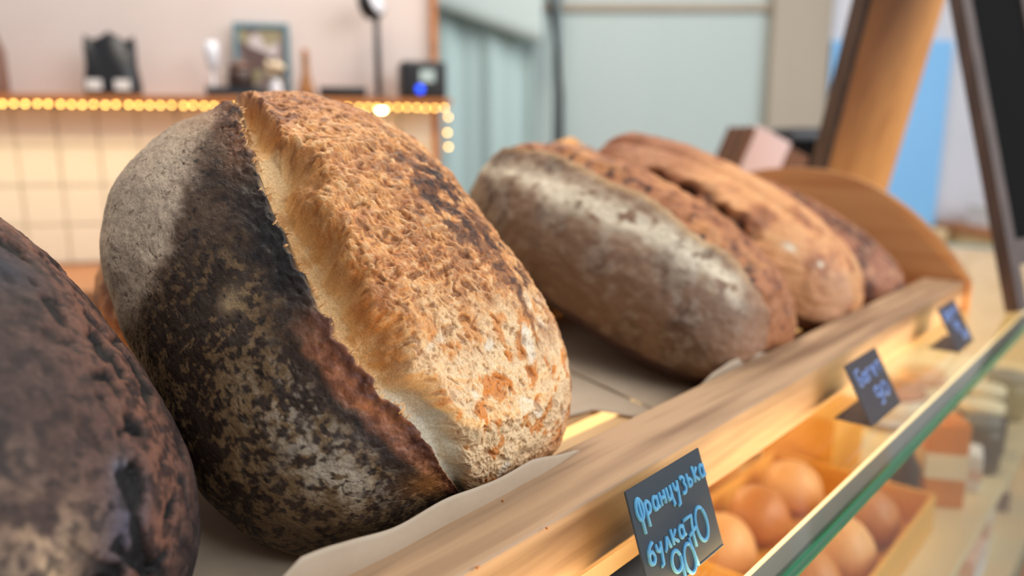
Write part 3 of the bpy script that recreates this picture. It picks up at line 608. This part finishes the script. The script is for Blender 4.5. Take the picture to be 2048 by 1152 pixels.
price_card('price_card', 'slate card on the glass lettered with a two-word bread name and 90/70', 0.2925, 0.1705, 0.0745, 0.0565, 0.33, 0.0,
    [('Французька', 0.055, 1.0, 0.30, 0.125, 0.02), ('булка', 0.06, 0.56, 0.68, 0.115, 0.03), ('7', 0.54, 0.69, 0.78, 0.25, 0), ('0', 0.68, 0.88, 0.82, 0.31, 0), ('9', 0.29, 0.46, 0.98, 0.26, 0), ('0', 0.44, 0.62, 1.0, 0.26, 0), ('/', 0.56, 0.72, 0.98, 0.28, 0)], 'card_slate', 'chalk_blue', 0.00118)
price_card('price_card', 'dark L-shaped price card whose pale blue lettering ends in a blurred 90', 0.612, 0.1655, 0.0790, 0.0525, 0.50, 0.0,
    [('Багет', 0.12, 0.9, 0.40, 0.16, 0.02), ('90', 0.42, 0.85, 0.74, 0.2, 0)], 'card_brown', 'chalk_violet', 0.0012)
price_card('price_card', 'dark price card near the foot of the wooden sign, lettering in violet blue', 0.905, 0.1655, 0.0740, 0.0515, 0.50, 0.0,
    [('багет', 0.1, 0.85, 0.32, 0.16, 0.02), ('90', 0.35, 0.65, 0.58, 0.16, 0), ('70', 0.5, 0.85, 0.85, 0.16, 0)], 'card_brown', 'chalk_violet', 0.0012)
# ================================================================== WOODEN A-FRAME CHALK SIGN standing on the glass
sg = thing('chalkboard_sign', 'tall wooden A-frame chalkboard sign standing at the end of the case', 'sign', (1.25, 0.34, GZ))
HD = Vector((math.cos(math.radians(-9)), math.sin(math.radians(-9)), 0))
AP = Vector((1.215, 0.352, CZ + 0.4926)); RF = Vector((1.165, 0.157, GZ + 0.0035)); LF = Vector((1.33, 0.52, GZ + 0.008))
def slab(o, ex, ey, ez, a0, a1, b0, b1, c0, c1, bev=0.0015):
    M = Matrix(((ex.x, ey.x, ez.x, o.x - 1.25), (ex.y, ey.y, ez.y, o.y - 0.34), (ex.z, ey.z, ez.z, o.z - GZ), (0, 0, 0, 1)))
    return box(a0, a1, b0, b1, c0, c1, bev, 2, M)
def panel(foot, wid, face_name, inner, facem, outward):
    up = (AP - foot); H = up.length; up.normalize(); ex = HD; ez = ex.cross(up).normalized(); ex2 = up.cross(ez)
    fw = 0.032
    for a0, a1 in ((0, fw), (wid - fw, wid)):
        link('stile', slab(foot, ex2, up, ez, a0, a1, 0.0, H, -0.009, 0.009), sg, 'dark_wood')
    for b0 in (0.06, H - 0.05):
        link('crossbar', slab(foot, ex2, up, ez, fw, wid - fw, b0, b0 + 0.035, -0.008, 0.008), sg, 'dark_wood')
    link(face_name, slab(foot, ex2, up, ez, fw - 0.004, wid - fw + 0.004, 0.062, H - 0.02, -0.004, 0.004, 0.0005), sg, facem)
panel(RF, 0.27, 'chalk_panel', False, 'black_matte', 1)
up = (AP - LF); H = up.length; up.normalize(); ez = HD.cross(up).normalized(); ex2 = up.cross(ez)
link('stile', slab(LF, ex2, up, ez, 0, 0.016, 0.0, H, -0.012, 0.012), sg, 'dark_wood')
link('back_panel', slab(LF, ex2, up, ez, 0.0165, 0.27, 0.0, H, -0.008, 0.008), sg, 'orange_wood')
link('hinge', tube([AP + HD * t - Vector((1.25, 0.34, GZ)) for t in (0.0, 0.27)], 0.012, 12), sg, 'grey_metal', True)
# ================================================================== STACK OF KRAFT BAGS, BLACK TERMINAL behind the tray
bs = thing('paper_bag_stack', 'leaning stack of folded brown paper bags with a pale pink band', 'paper bags', (1.595, 0.765, GZ + 0.036))
bs.scale = (1.18, 1.18, 1.18)
bs.rotation_euler = (0, math.radians(24), math.radians(-32))
for k in range(6):
    link('folded_bag', box(-0.07, 0.07, -0.036 + k * 0.0145, -0.0245 + k * 0.0145, 0.001, 0.178 + 0.002 * (k % 2), 0.0015, 1), bs, 'kraft_dark' if k % 2 else 'kraft')
link('band', box(-0.060, 0.018, -0.0395, 0.052, 0.04, 0.1835, 0.001, 1), bs, 'pink_paper')
tm = thing('card_terminal', 'rounded black payment terminal behind the stack of paper bags', 'terminal', (1.86, 0.735, GZ), math.radians(-40))
link('body', box(-0.055, 0.055, -0.05, 0.05, 0.0005, 0.262, 0.02, 4), tm, 'black_plastic', True)
link('screen', box(-0.04, 0.04, -0.0515, -0.05, 0.16, 0.235, 0.0005, 1), tm, 'black_matte')
# ================================================================== BACK COUNTER, SHELF
bc = thing('back_counter', 'wooden back counter below the white tiles', 'counter'); bc.matrix_world = WM
link('worktop', box(-2.5, 0.60, -0.42, -0.006, CZ - 0.34, CZ - 0.304, 0.004), bc, 'counter_wood')
link('cabinet', box(-2.48, 0.59, -0.38, 0.0, 0.0, CZ - 0.341, 0.004), bc, 'case_white')
SZ = CZ + 0.117
sh = thing('wall_shelf', 'long orange-brown wooden shelf above the lit tiles', 'shelf'); sh.matrix_world = WM
link('board', box(-2.4, 0.645, -0.15, 0.011, SZ - 0.014, SZ, 0.002), sh, 'shelf_wood')
for p in (-1.6, -0.7, 0.2): link('bracket', box(p, p + 0.02, -0.10, 0.011, SZ - 0.016, SZ - 0.0141, 0.0003, 1), sh, 'grey_metal')
ls = thing('light_string', 'string of small glowing warm bulbs under the shelf edge', 'string lights'); ls.matrix_world = WM
link('wire', tube([(p, -0.135 + 0.002 * math.sin(p * 40), SZ - 0.0185) for p in np.linspace(-1.4, 0.63, 120)] + [(0.635, -0.125, SZ - 0.04), (0.632, -0.12, SZ - 0.08), (0.634, -0.12, SZ - 0.125)], 0.0015, 6), ls, 'amber_glass', True)
bm = bmesh.new(); bmesh.ops.create_icosphere(bm, subdivisions=2, radius=0.0036); bulb_me = bm2me(bm); bulb_me.materials.append(MATS['bulb_glow'])
bp = [(p + random.uniform(-.002, .002), -0.136, SZ - 0.023 + random.uniform(-.001, .001)) for p in np.arange(-1.38, 0.63, 0.0245)] + [(0.638, -0.124, SZ - 0.045), (0.636, -0.121, SZ - 0.085), (0.638, -0.121, SZ - 0.122)]
for p in bp:
    o = link('bulb', bulb_me, ls); o.location = p
sl = area('light_string_glow', (0, 0, 0), (0, 0, -1), 2.0, 0.03, 5.5, (1.0, 0.80, 0.46)); sl.matrix_world = WM @ Matrix.Translation((-0.38, -0.11, SZ - 0.030)) @ Matrix.Rotation(math.radians(-28), 4, 'X')
sp_ = thing('puck_light', 'small bright round puck light under the shelf end', 'lamp'); sp_.matrix_world = WM @ Matrix.Translation((0.467, -0.115, SZ - 0.0145))
link('housing', lathe([(0.013, -0.012), (0.015, -0.010), (0.015, -0.0005)], 24), sp_, 'aluminium', True); link('lens', lathe([(0.006, -0.018), (0.0105, -0.014), (0.011, -0.0121)], 24), sp_, 'spot_glow', True)
def on_shelf(name, label, cat, p, q=0.075, rz=0.0, group=None):
    t = thing(name, label, cat, group=group); t.matrix_world = WM @ Matrix.Translation((p, -q, SZ + 0.0003)) @ Matrix.Rotation(rz, 4, 'Z'); return t
# coffee pouch
t = on_shelf('coffee_pouch', 'black stand-up coffee pouch with two pale labels on the shelf', 'coffee bag', -0.172, 0.085)
def pouch(w, d, h, ny=22, nx=22):
    V = []
    for j in range(ny):
        tt = j / (ny - 1); half = w / 2 * (1.0 - 0.14 * tt + 0.03 * math.sin(tt * 9)); dep = d / 2 * (1 - tt ** 2.2) + 0.001
        ring = []
        for i in range(nx * 2):
            a = 2 * math.pi * i / (nx * 2); x = half * math.copysign(abs(math.cos(a)) ** 0.55, math.cos(a)); y = dep * math.copysign(abs(math.sin(a)) ** 0.8, math.sin(a)) + 0.004 * math.sin(x * 90 + tt * 5) * tt
            ring.append((x, y, h * tt * (1 + 0.07 * math.sin(x * 90 + 1.5) * tt)))
        V.append(ring)
    return gridmesh(np.array(V), wrap=True, caps=True)
link('pouch_body', pouch(0.126, 0.07, 0.140), t, 'black_plastic', True)
for x0 in (-0.05, 0.012): link('front_label', box(x0, x0 + 0.034, -0.0365, -0.0345, 0.012, 0.036, 0.0004, 1), t, 'white_paper')
# brown vase at the far side, clear glass, tray, framed picture, amber bottle, black box, lamp, speaker
t = on_shelf('stoneware_bottle', 'tall brown stoneware bottle beside the black coffee pouch', 'bottle', -0.432, 0.07)
link('bottle_body', lathe([(0.024, 0), (0.026, 0.01), (0.025, 0.10), (0.012, 0.14), (0.011, 0.18), (0.013, 0.185)], 28), t, 'brown_ceramic', True)
t = on_shelf('champagne_flute', 'clear stemmed glass standing on the dark slate tray', 'glass', 0.060, 0.095)
t.location.z += 0.0165
link('bowl', lathe([(0.003, 0.045), (0.013, 0.06), (0.0165, 0.09), (0.015, 0.115), (0.0135, 0.115), (0.0145, 0.09), (0.011, 0.064), (0.0, 0.052)], 28), t, 'clear_plastic', True)
link('stem', lathe([(0.016, 0.0), (0.015, 0.002), (0.003, 0.006), (0.0028, 0.046)], 24), t, 'clear_plastic', True)
t = on_shelf('slate_tray', 'dark blue-grey serving tray under the stemmed glass', 'tray', 0.115, 0.095)
link('plate', box(-0.068, 0.062, -0.045, 0.045, 0.0, 0.016, 0.002), t, 'card_slate')
for a, b in ((-0.047, -0.043), (0.043, 0.047)): link('handle', box(-0.068, 0.062, a, b, 0.016, 0.022, 0.001, 1), t, 'card_slate')
t = on_shelf('framed_picture', 'teal framed picture with mottled brown and dark print on the shelf', 'picture', 0.172, 0.028)
t.matrix_world = t.matrix_world @ Matrix.Rotation(math.radians(-6), 4, 'X')
fwid, fh = 0.138, 0.19
for a in ((-fwid / 2, -fwid / 2 + 0.012, 0, fh), (fwid / 2 - 0.012, fwid / 2, 0, fh), (-fwid / 2 + 0.0121, fwid / 2 - 0.0121, 0, 0.012), (-fwid / 2 + 0.0121, fwid / 2 - 0.0121, fh - 0.012, fh)):
    link('frame_bar', box(a[0], a[1], -0.012, 0.004, a[2], a[3], 0.001, 1), t, 'teal_frame')
pm = bpy.data.materials.new('mottled_print'); pm.use_nodes = True; nt = pm.node_tree; vo = nt.nodes.new('ShaderNodeTexVoronoi'); vo.inputs['Scale'].default_value = 26; crp = nt.nodes.new('ShaderNodeValToRGB'); tcn = nt.nodes.new('ShaderNodeTexCoord'); sep = nt.nodes.new('ShaderNodeSeparateColor')
crp.color_ramp.interpolation = 'CONSTANT'; crp.color_ramp.elements[0].color = rgb(128, 112, 108); crp.color_ramp.elements[1].position = 0.3; crp.color_ramp.elements[1].color = rgb(92, 70, 66)
for pos, cc in ((0.5, (150, 140, 110)), (0.66, (58, 58, 78)), (0.8, (196, 184, 184))): e = crp.color_ramp.elements.new(pos); e.color = rgb(*cc)
nt.links.new(tcn.outputs['Object'], vo.inputs[0]); nt.links.new(vo.outputs['Color'], sep.inputs[0]); nt.links.new(sep.outputs[0], crp.inputs[0]); nt.links.new(crp.outputs[0], nt.nodes['Principled BSDF'].inputs['Base Color']); MATS['mottled_print'] = pm
link('print', box(-fwid / 2 + 0.0125, fwid / 2 - 0.0125, -0.006, -0.002, 0.0125, fh - 0.0125), t, 'mottled_print')
for i, (p, h) in enumerate(((0.125, 0.06), (0.205, 0.075))):
    t = on_shelf('dried_flower_vase' if i else 'spice_jar', 'pale vase of cream flower heads before the teal picture' if i else 'squat red-brown jar before the teal picture', 'vase' if i else 'jar', p, 0.075 if i else 0.10)
    if not i: t.location.z += 0.0165
    if i:
        link('vase_body', lathe([(0.011, 0), (0.017, 0.012), (0.016, 0.03), (0.008, 0.042), (0.010, 0.048)], 24), t, 'clear_plastic', True)
        for k in range(5):
            a = k * 1.256; ex, ey, ez_ = 0.016 * math.cos(a), 0.016 * math.sin(a), 0.075 + 0.012 * math.sin(k * 2.3)
            link('stalk', tube([(0, 0, 0.045), (ex * .6, ey * .6, 0.06), (ex, ey, ez_)], 0.001, 6), t, 'olive_jar'); bm = bmesh.new(); bmesh.ops.create_icosphere(bm, subdivisions=2, radius=0.0095)
            for w in bm.verts: w.co *= 1 + 0.18 * math.sin(w.co.x * 900) * math.cos(w.co.z * 800); w.co += Vector((ex, ey, ez_))
            link('flower_head', bm2me(bm), t, 'cream_icing', True)
    else:
        link('jar_body', lathe([(0.022, 0), (0.030, 0.008), (0.032, 0.03), (0.026, 0.052)], 28), t, 'choco', True); link('lid', lathe([(0.027, 0.0521), (0.028, 0.06), (0.010, 0.066), (0.006, 0.074)], 28), t, 'brown_ceramic', True)
t = on_shelf('amber_bottle', 'amber bottle with a wide base and slim neck beside the teal picture', 'bottle', 0.281, 0.08)
link('bottle_body', lathe([(0.020, 0), (0.022, 0.006), (0.018, 0.03), (0.010, 0.06), (0.008, 0.10), (0.010, 0.106)], 28), t, 'amber_glass', True); link('stopper', lathe([(0.0075, 0.1062), (0.008, 0.118), (0.005, 0.122)], 20), t, 'shelf_wood', True)
t = on_shelf('router_box', 'flat black router lying on the shelf beside the amber bottle', 'router', 0.372, 0.10)
link('body', box(-0.058, 0.058, -0.045, 0.045, 0.001, 0.026, 0.005, 3), t, 'black_plastic', True)
for k in (-0.03, 0.0, 0.03): link('vent', box(k - 0.008, k + 0.008, -0.02, 0.02, 0.0261, 0.0269), t, 'black_matte')
t = on_shelf('desk_lamp', 'black pole lamp with a round pale shade facing sideways on the shelf', 'lamp', 0.463, 0.08)
link('base', lathe([(0.030, 0.0), (0.030, 0.006), (0.010, 0.010)], 28), t, 'black_plastic', True)
link('pole', lathe([(0.008, 0.0101), (0.008, 0.205)], 14), t, 'black_plastic', True)
hM = Matrix.Translation((-0.004, -0.004, 0.238)) @ Matrix.Rotation(math.radians(75), 4, 'Y') @ Matrix.Rotation(math.radians(0), 4, 'X')
link('head', lathe([(0.012, -0.030), (0.034, -0.026), (0.036, 0.008), (0.032, 0.010)], 32, M=Matrix.Rotation(math.radians(-35), 4, 'Z') @ Matrix.Translation((0, 0, 0)) @ hM), t, 'black_plastic', True)
link('face', lathe([(0.0, 0.0101), (0.031, 0.0101), (0.028, 0.0125)], 32, M=Matrix.Rotation(math.radians(-35), 4, 'Z') @ hM), t, 'clear_plastic', True)
t = on_shelf('smart_speaker', 'black cube speaker with a blue indicator light at the shelf end', 'speaker', 0.575, 0.085, math.radians(4))
link('body', box(-0.058, 0.058, -0.045, 0.045, 0.0005, 0.095, 0.012, 4), t, 'black_plastic', True)
link('indicator', lathe([(0.0, 0.0), (0.010, 0.0), (0.009, 0.0012)], 24, M=Matrix.Translation((-0.012, -0.0452, 0.024)) @ Matrix.Rotation(math.radians(90), 4, 'X')), t, 'blue_led', True)
link('badge', box(-0.012, 0.026, -0.0464, -0.0452, 0.042, 0.072, 0.0004, 1), t, 'teal_cloth')
# ================================================================== FAR SIDE: curtain, pole, cable, blue panel, low shelf
t = thing('teal_curtain', 'pale teal plastic curtain hanging in soft pleats', 'curtain'); t.matrix_world = FM
xs = np.linspace(-1.25, -0.30, 160); zs = np.linspace(0.05, CZ + 0.9, 30)
V = np.array([[(x, -0.16 + 0.014 * math.sin(x * 30) + 0.005 * math.sin(x * 71 + 1) - 0.004 * math.sin(z * 3 + x * 9), z) for z in zs] for x in xs])
c = link('cloth', gridmesh(V), t, 'teal_cloth', True); so = c.modifiers.new('thickness', 'SOLIDIFY'); so.thickness = 0.003
link('rail', tube([(-1.3, -0.16, CZ + 0.905), (-0.22, -0.16, CZ + 0.905)], 0.012, 12), t, 'grey_metal', True)
V = np.array([[(x, -0.19 - 0.05 * (1 - k / 9), CZ + 0.41 + 0.10 * (-0.30 - x) / 0.5 * 1.7 + (0.5 * k / 9)) for k in range(10)] for x in np.linspace(-0.95, -0.27, 30)])
c = link('gathered_fold', gridmesh(V), t, 'plaster_teal', True); so = c.modifiers.new('thickness', 'SOLIDIFY'); so.thickness = 0.004
t = thing('grey_pole', 'slim grey metal pole standing by the teal curtain', 'pole'); t.matrix_world = FM
link('shaft', tube([(-0.205, -0.20, 0.01), (-0.205, -0.20, CZ + 0.95)], 0.016, 16), t, 'grey_metal', True); link('base', lathe([(0.06, 0.0005), (0.06, 0.01), (0.018, 0.02)], 24, M=Matrix.Translation((-0.205, -0.20, 0))), t, 'grey_metal', True)
link('cable', tube([(-0.26, -0.22, CZ + 0.95), (-0.25, -0.225, CZ + 0.62), (-0.215, -0.225, CZ + 0.42), (-0.19, -0.225, CZ + 0.2), (-0.185, -0.22, CZ - 0.3)], 0.010, 10), t, 'black_matte', True)
t = thing('blue_panel', 'plain sky-blue panel leaning on the wall behind the wooden sign', 'panel'); t.matrix_world = FM
link('face', box(0.985, 1.50, -0.045, -0.005, CZ - 0.36, CZ + 0.44, 0.003), t, 'sky_blue')
link('plinth', box(0.975, 1.50, -0.16, -0.001, 0.0, CZ - 0.3605, 0.004), t, 'case_white')
t = thing('low_sideboard', 'cream sideboard with a wooden top against the grey wall', 'sideboard'); t.matrix_world = FM
link('cabinet', box(1.54, 3.4, -0.42, -0.002, 0.0, CZ - 0.37, 0.004), t, 'case_white'); link('top_board', box(1.52, 3.42, -0.44, -0.002, CZ - 0.3695, CZ - 0.34, 0.003), t, 'shelf_wood')
def far_item(name, label, cat, x, y, z=CZ - 0.3395):
    t = thing(name, label, cat); t.matrix_world = FM @ Matrix.Translation((x, y, z)); return t
t = far_item('cake_box', 'white cardboard cake box on the far sideboard', 'box', 1.68, -0.22)
link('body', box(-0.09, 0.09, -0.09, 0.09, 0.0, 0.07, 0.003), t, 'white_paper'); link('lid', box(-0.094, 0.094, -0.094, 0.094, 0.0702, 0.09, 0.003), t, 'white_paper')
t = far_item('storage_basket', 'small brown lidded basket on the far sideboard', 'basket', 1.93, -0.2)
link('body', lathe([(0.06, 0), (0.075, 0.05), (0.078, 0.12)], 28), t, 'kraft', True); link('lid', lathe([(0.08, 0.1202), (0.08, 0.13), (0.02, 0.145)], 28), t, 'counter_wood', True)
t = far_item('wall_poster', 'white wall poster with faint grey scribbles', 'poster', 1.98, -0.006, CZ + 0.05)
link('sheet', box(-0.28, 0.28, -0.004, 0.0, 0.0, 0.75), t, 'white_paper')
bm = bmesh.new()
for k in range(5):
    y = 0.62 - 0.12 * k; tube_bm(bm, [(-0.2 + 0.02 * j, -0.0045, y + 0.02 * math.sin(j * 1.9 + k) + 0.012 * math.sin(j * 3.1)) for j in range(20 - 2 * k)], 0.003, 5)
link('scribble', bm2me(bm), t, 'grey_metal')
# ================================================================== GOODS INSIDE THE CASE (standing on its lit shelf)
def inside(name, label, cat, x, y, rz=0.0, group=None, z=None):
    return thing(name, label, cat, (x, y, (DZ if z is None else z) + 0.0004), rz, group)
def blob(rx, ry, rz_, seed, sq=1.0):
    bm = bmesh.new(); bmesh.ops.create_icosphere(bm, subdivisions=4, radius=1)
    for w in bm.verts:
        q = w.co.copy(); k = 1 + 0.05 * math.sin(q.x * 4 + seed) * math.cos(q.y * 5 + seed * 2)
        w.co = Vector((q.x * rx * k, q.y * ry * k, (q.z * (1.0 if q.z > 0 else 0.45) + 0.45) * rz_))
    return bm2me(bm)
def carton(name, label, x, y, sx, sy, sz, m, rz=0.0, cat='box', band=None):
    t = inside(name, label, cat, x, y, rz)
    link('body', box(-sx / 2, sx / 2, -sy / 2, sy / 2, 0, sz, 0.003), t, m)
    link('flap', box(-sx / 2 + 0.002, sx / 2 - 0.002, -sy / 2 + 0.002, 0.0, sz + 0.0002, sz + 0.0022, 0.0006, 1), t, m)
    if band: link('label_band', box(-sx / 2 - 0.0006, sx / 2 + 0.0006, -sy / 2 - 0.0006, sy / 2 + 0.0006, sz * 0.35, sz * 0.65), t, band)
    return t
# pastry tray with rim and buns
t = inside('pastry_tray', 'yellow rimmed pastry tray inside the case', 'tray', 0.82, 0.29)
tx, ty = 0.82, 0.29
link('bottom', box(-0.16, 0.16, -0.10, 0.10, 0, 0.006, 0.001, 1), t, 'yellow_card')
for a in ((-0.16, 0.16, -0.104, -0.0985), (-0.16, 0.16, 0.0985, 0.104), (-0.166, -0.1605, -0.104, 0.104), (0.1605, 0.166, -0.104, 0.104)):
    link('rim', box(a[0], a[1], a[2], a[3], 0, 0.05, 0.002), t, 'yellow_card')
for i, (dx, dy) in enumerate(((-0.105, -0.047), (-0.015, -0.05), (0.08, -0.047), (-0.1, 0.047), (-0.005, 0.047), (0.095, 0.047))):
    o = link('sweet_bun', blob(0.039, 0.038, 0.045, i), None, 'bun_pale' if i % 2 else 'bun_crust', True); o.location = (tx + dx, ty + dy, DZ + 0.0066); o.rotation_euler.z = i
    tag(o, 'pale golden bun in the yellow pastry tray' if i % 2 else 'browned bun in the yellow pastry tray', 'bun', 'pale buns in the yellow tray' if i % 2 else 'browned buns in the yellow tray')
def bottle(name, label, x, y, h, r, m, capm, cat='bottle'):
    t = inside(name, label, cat, x, y); link('bottle_body', lathe([(r * 0.9, 0), (r, 0.006), (r, h * 0.55), (r * 0.45, h * 0.75), (r * 0.4, h * 0.92)], 28), t, m, True); link('cap', lathe([(r * 0.45, h * 0.921), (r * 0.45, h), (r * 0.3, h * 1.005)], 20), t, capm, True)
    return t
carton('orange_packet', 'upright bright orange packet inside the case', 1.085, 0.205, 0.05, 0.05, 0.115, 'orange_pack', 0.5, 'packet', 'cream_icing')
bottle('syrup_bottle', 'dark brown bottle next to the orange packet inside the case', 1.035, 0.235, 0.10, 0.019, 'choco', 'black_matte')
carton('yellow_carton', 'wide yellow carton beside the pastry tray inside the case', 1.075, 0.37, 0.13, 0.10, 0.10, 'yellow_card', 0.0)
for i, (x, y, m, nm) in enumerate(((1.41, 0.215, 'dark_glaze', 'dark glazed'), (1.52, 0.20, 'olive_jar', 'olive green'), (1.31, 0.20, 'choco', 'chocolate brown'), (1.235, 0.185, 'dark_glaze', 'small dark amber'))):
    t = inside('jam_jar', nm + ' jar of spread with a pale lid inside the case', 'jar', x, y, group='jars inside the case'); r = 0.036 - 0.009 * (i == 3)
    link('jar_body', lathe([(r * .92, 0), (r, 0.006), (r, 0.055), (r * .8, 0.066)], 28), t, m, True); link('lid', lathe([(r * .86, 0.0662), (r * .86, 0.078), (r * .8, 0.08)], 28), t, 'aluminium' if i % 2 else 'cream_icing', True)
carton('white_carton', 'small white carton among the jars inside the case', 1.165, 0.195, 0.055, 0.05, 0.05, 'white_paper', 0.2, 'box', 'rose_pack')
carton('purple_packet', 'flat purple packet behind the yellow carton inside the case', 1.20, 0.375, 0.07, 0.03, 0.02, 'purple_pack', 0.2, 'packet')
t = inside('cake_plate', 'white plate carrying a cream cake inside the case', 'plate', 1.37, 0.345); link('dish', lathe([(0.03, 0), (0.034, 0.003), (0.075, 0.011), (0.078, 0.014), (0.0, 0.009)], 36), t, 'white_paper', True)
t = thing('cream_cake', 'round cream cake with a caramel top on the white plate', 'cake', (1.37, 0.345, DZ + 0.0125)); link('sponge', lathe([(0.052, 0), (0.054, 0.004), (0.054, 0.036)], 36), t, 'cream_icing', True); link('glaze', lathe([(0.055, 0.0362), (0.055, 0.042), (0.05, 0.046)], 36), t, 'bun_crust', True)
for i, (x, y) in enumerate(((0.78, 0.455), (0.90, 0.455), (1.06, 0.49))):
    o = link('round_roll', blob(0.052, 0.046, 0.065, i + 3), None, ('bun_crust', 'bun_pale', 'bun_crust')[i], True); o.location = (x, y, DZ + 0.0005)
    tag(o, ('large browned roll standing behind the yellow pastry tray', 'pale peach roll standing behind the yellow pastry tray', 'browned roll farther back behind the yellow carton')[i], 'roll')
for i, (x, y) in enumerate(((1.52, 0.38), (1.64, 0.36), (1.64, 0.24))):
    o = link('cheese_pie', lathe([(0.038, 0), (0.042, 0.006), (0.044, 0.02), (0.036, 0.026), (0.032, 0.022), (0.0, 0.024)], 30), None, 'bun_pale', True); o.location = (x, y, DZ + 0.0005)
    tag(o, 'round open cheese pie in the far part of the case', 'pie', 'cheese pies in the far part of the case')
# lower deck, seen through the front glass
LZ = 0.6192
for i, (x, y, sx, sy, sz, m, b, nm, lab) in enumerate(((1.30, 0.22, 0.10, 0.09, 0.07, 'rose_pack', 'white_paper', 'rose_carton', 'pale pink carton on the lower deck of the case'), (1.48, 0.24, 0.12, 0.10, 0.10, 'white_paper', 'rose_pack', 'white_cake_box', 'white cake box with a pink band on the lower deck'), (1.14, 0.21, 0.09, 0.08, 0.05, 'yellow_card', None, 'yellow_biscuit_box', 'low yellow biscuit box on the lower deck of the case'), (1.68, 0.25, 0.11, 0.10, 0.12, 'kraft', 'cream_icing', 'kraft_carton', 'brown kraft carton on the lower deck of the case'))):
    t = inside(nm, lab, 'box', x, y, 0.1 * i, None, LZ)
    link('body', box(-sx / 2, sx / 2, -sy / 2, sy / 2, 0, sz, 0.003), t, m); link('flap', box(-sx / 2 + 0.002, sx / 2 - 0.002, -sy / 2 + 0.002, 0.0, sz + 0.0002, sz + 0.0022, 0.0006, 1), t, m)
    if b: link('label_band', box(-sx / 2 - 0.0006, sx / 2 + 0.0006, -sy / 2 - 0.0006, sy / 2 + 0.0006, sz * 0.35, sz * 0.65), t, b)
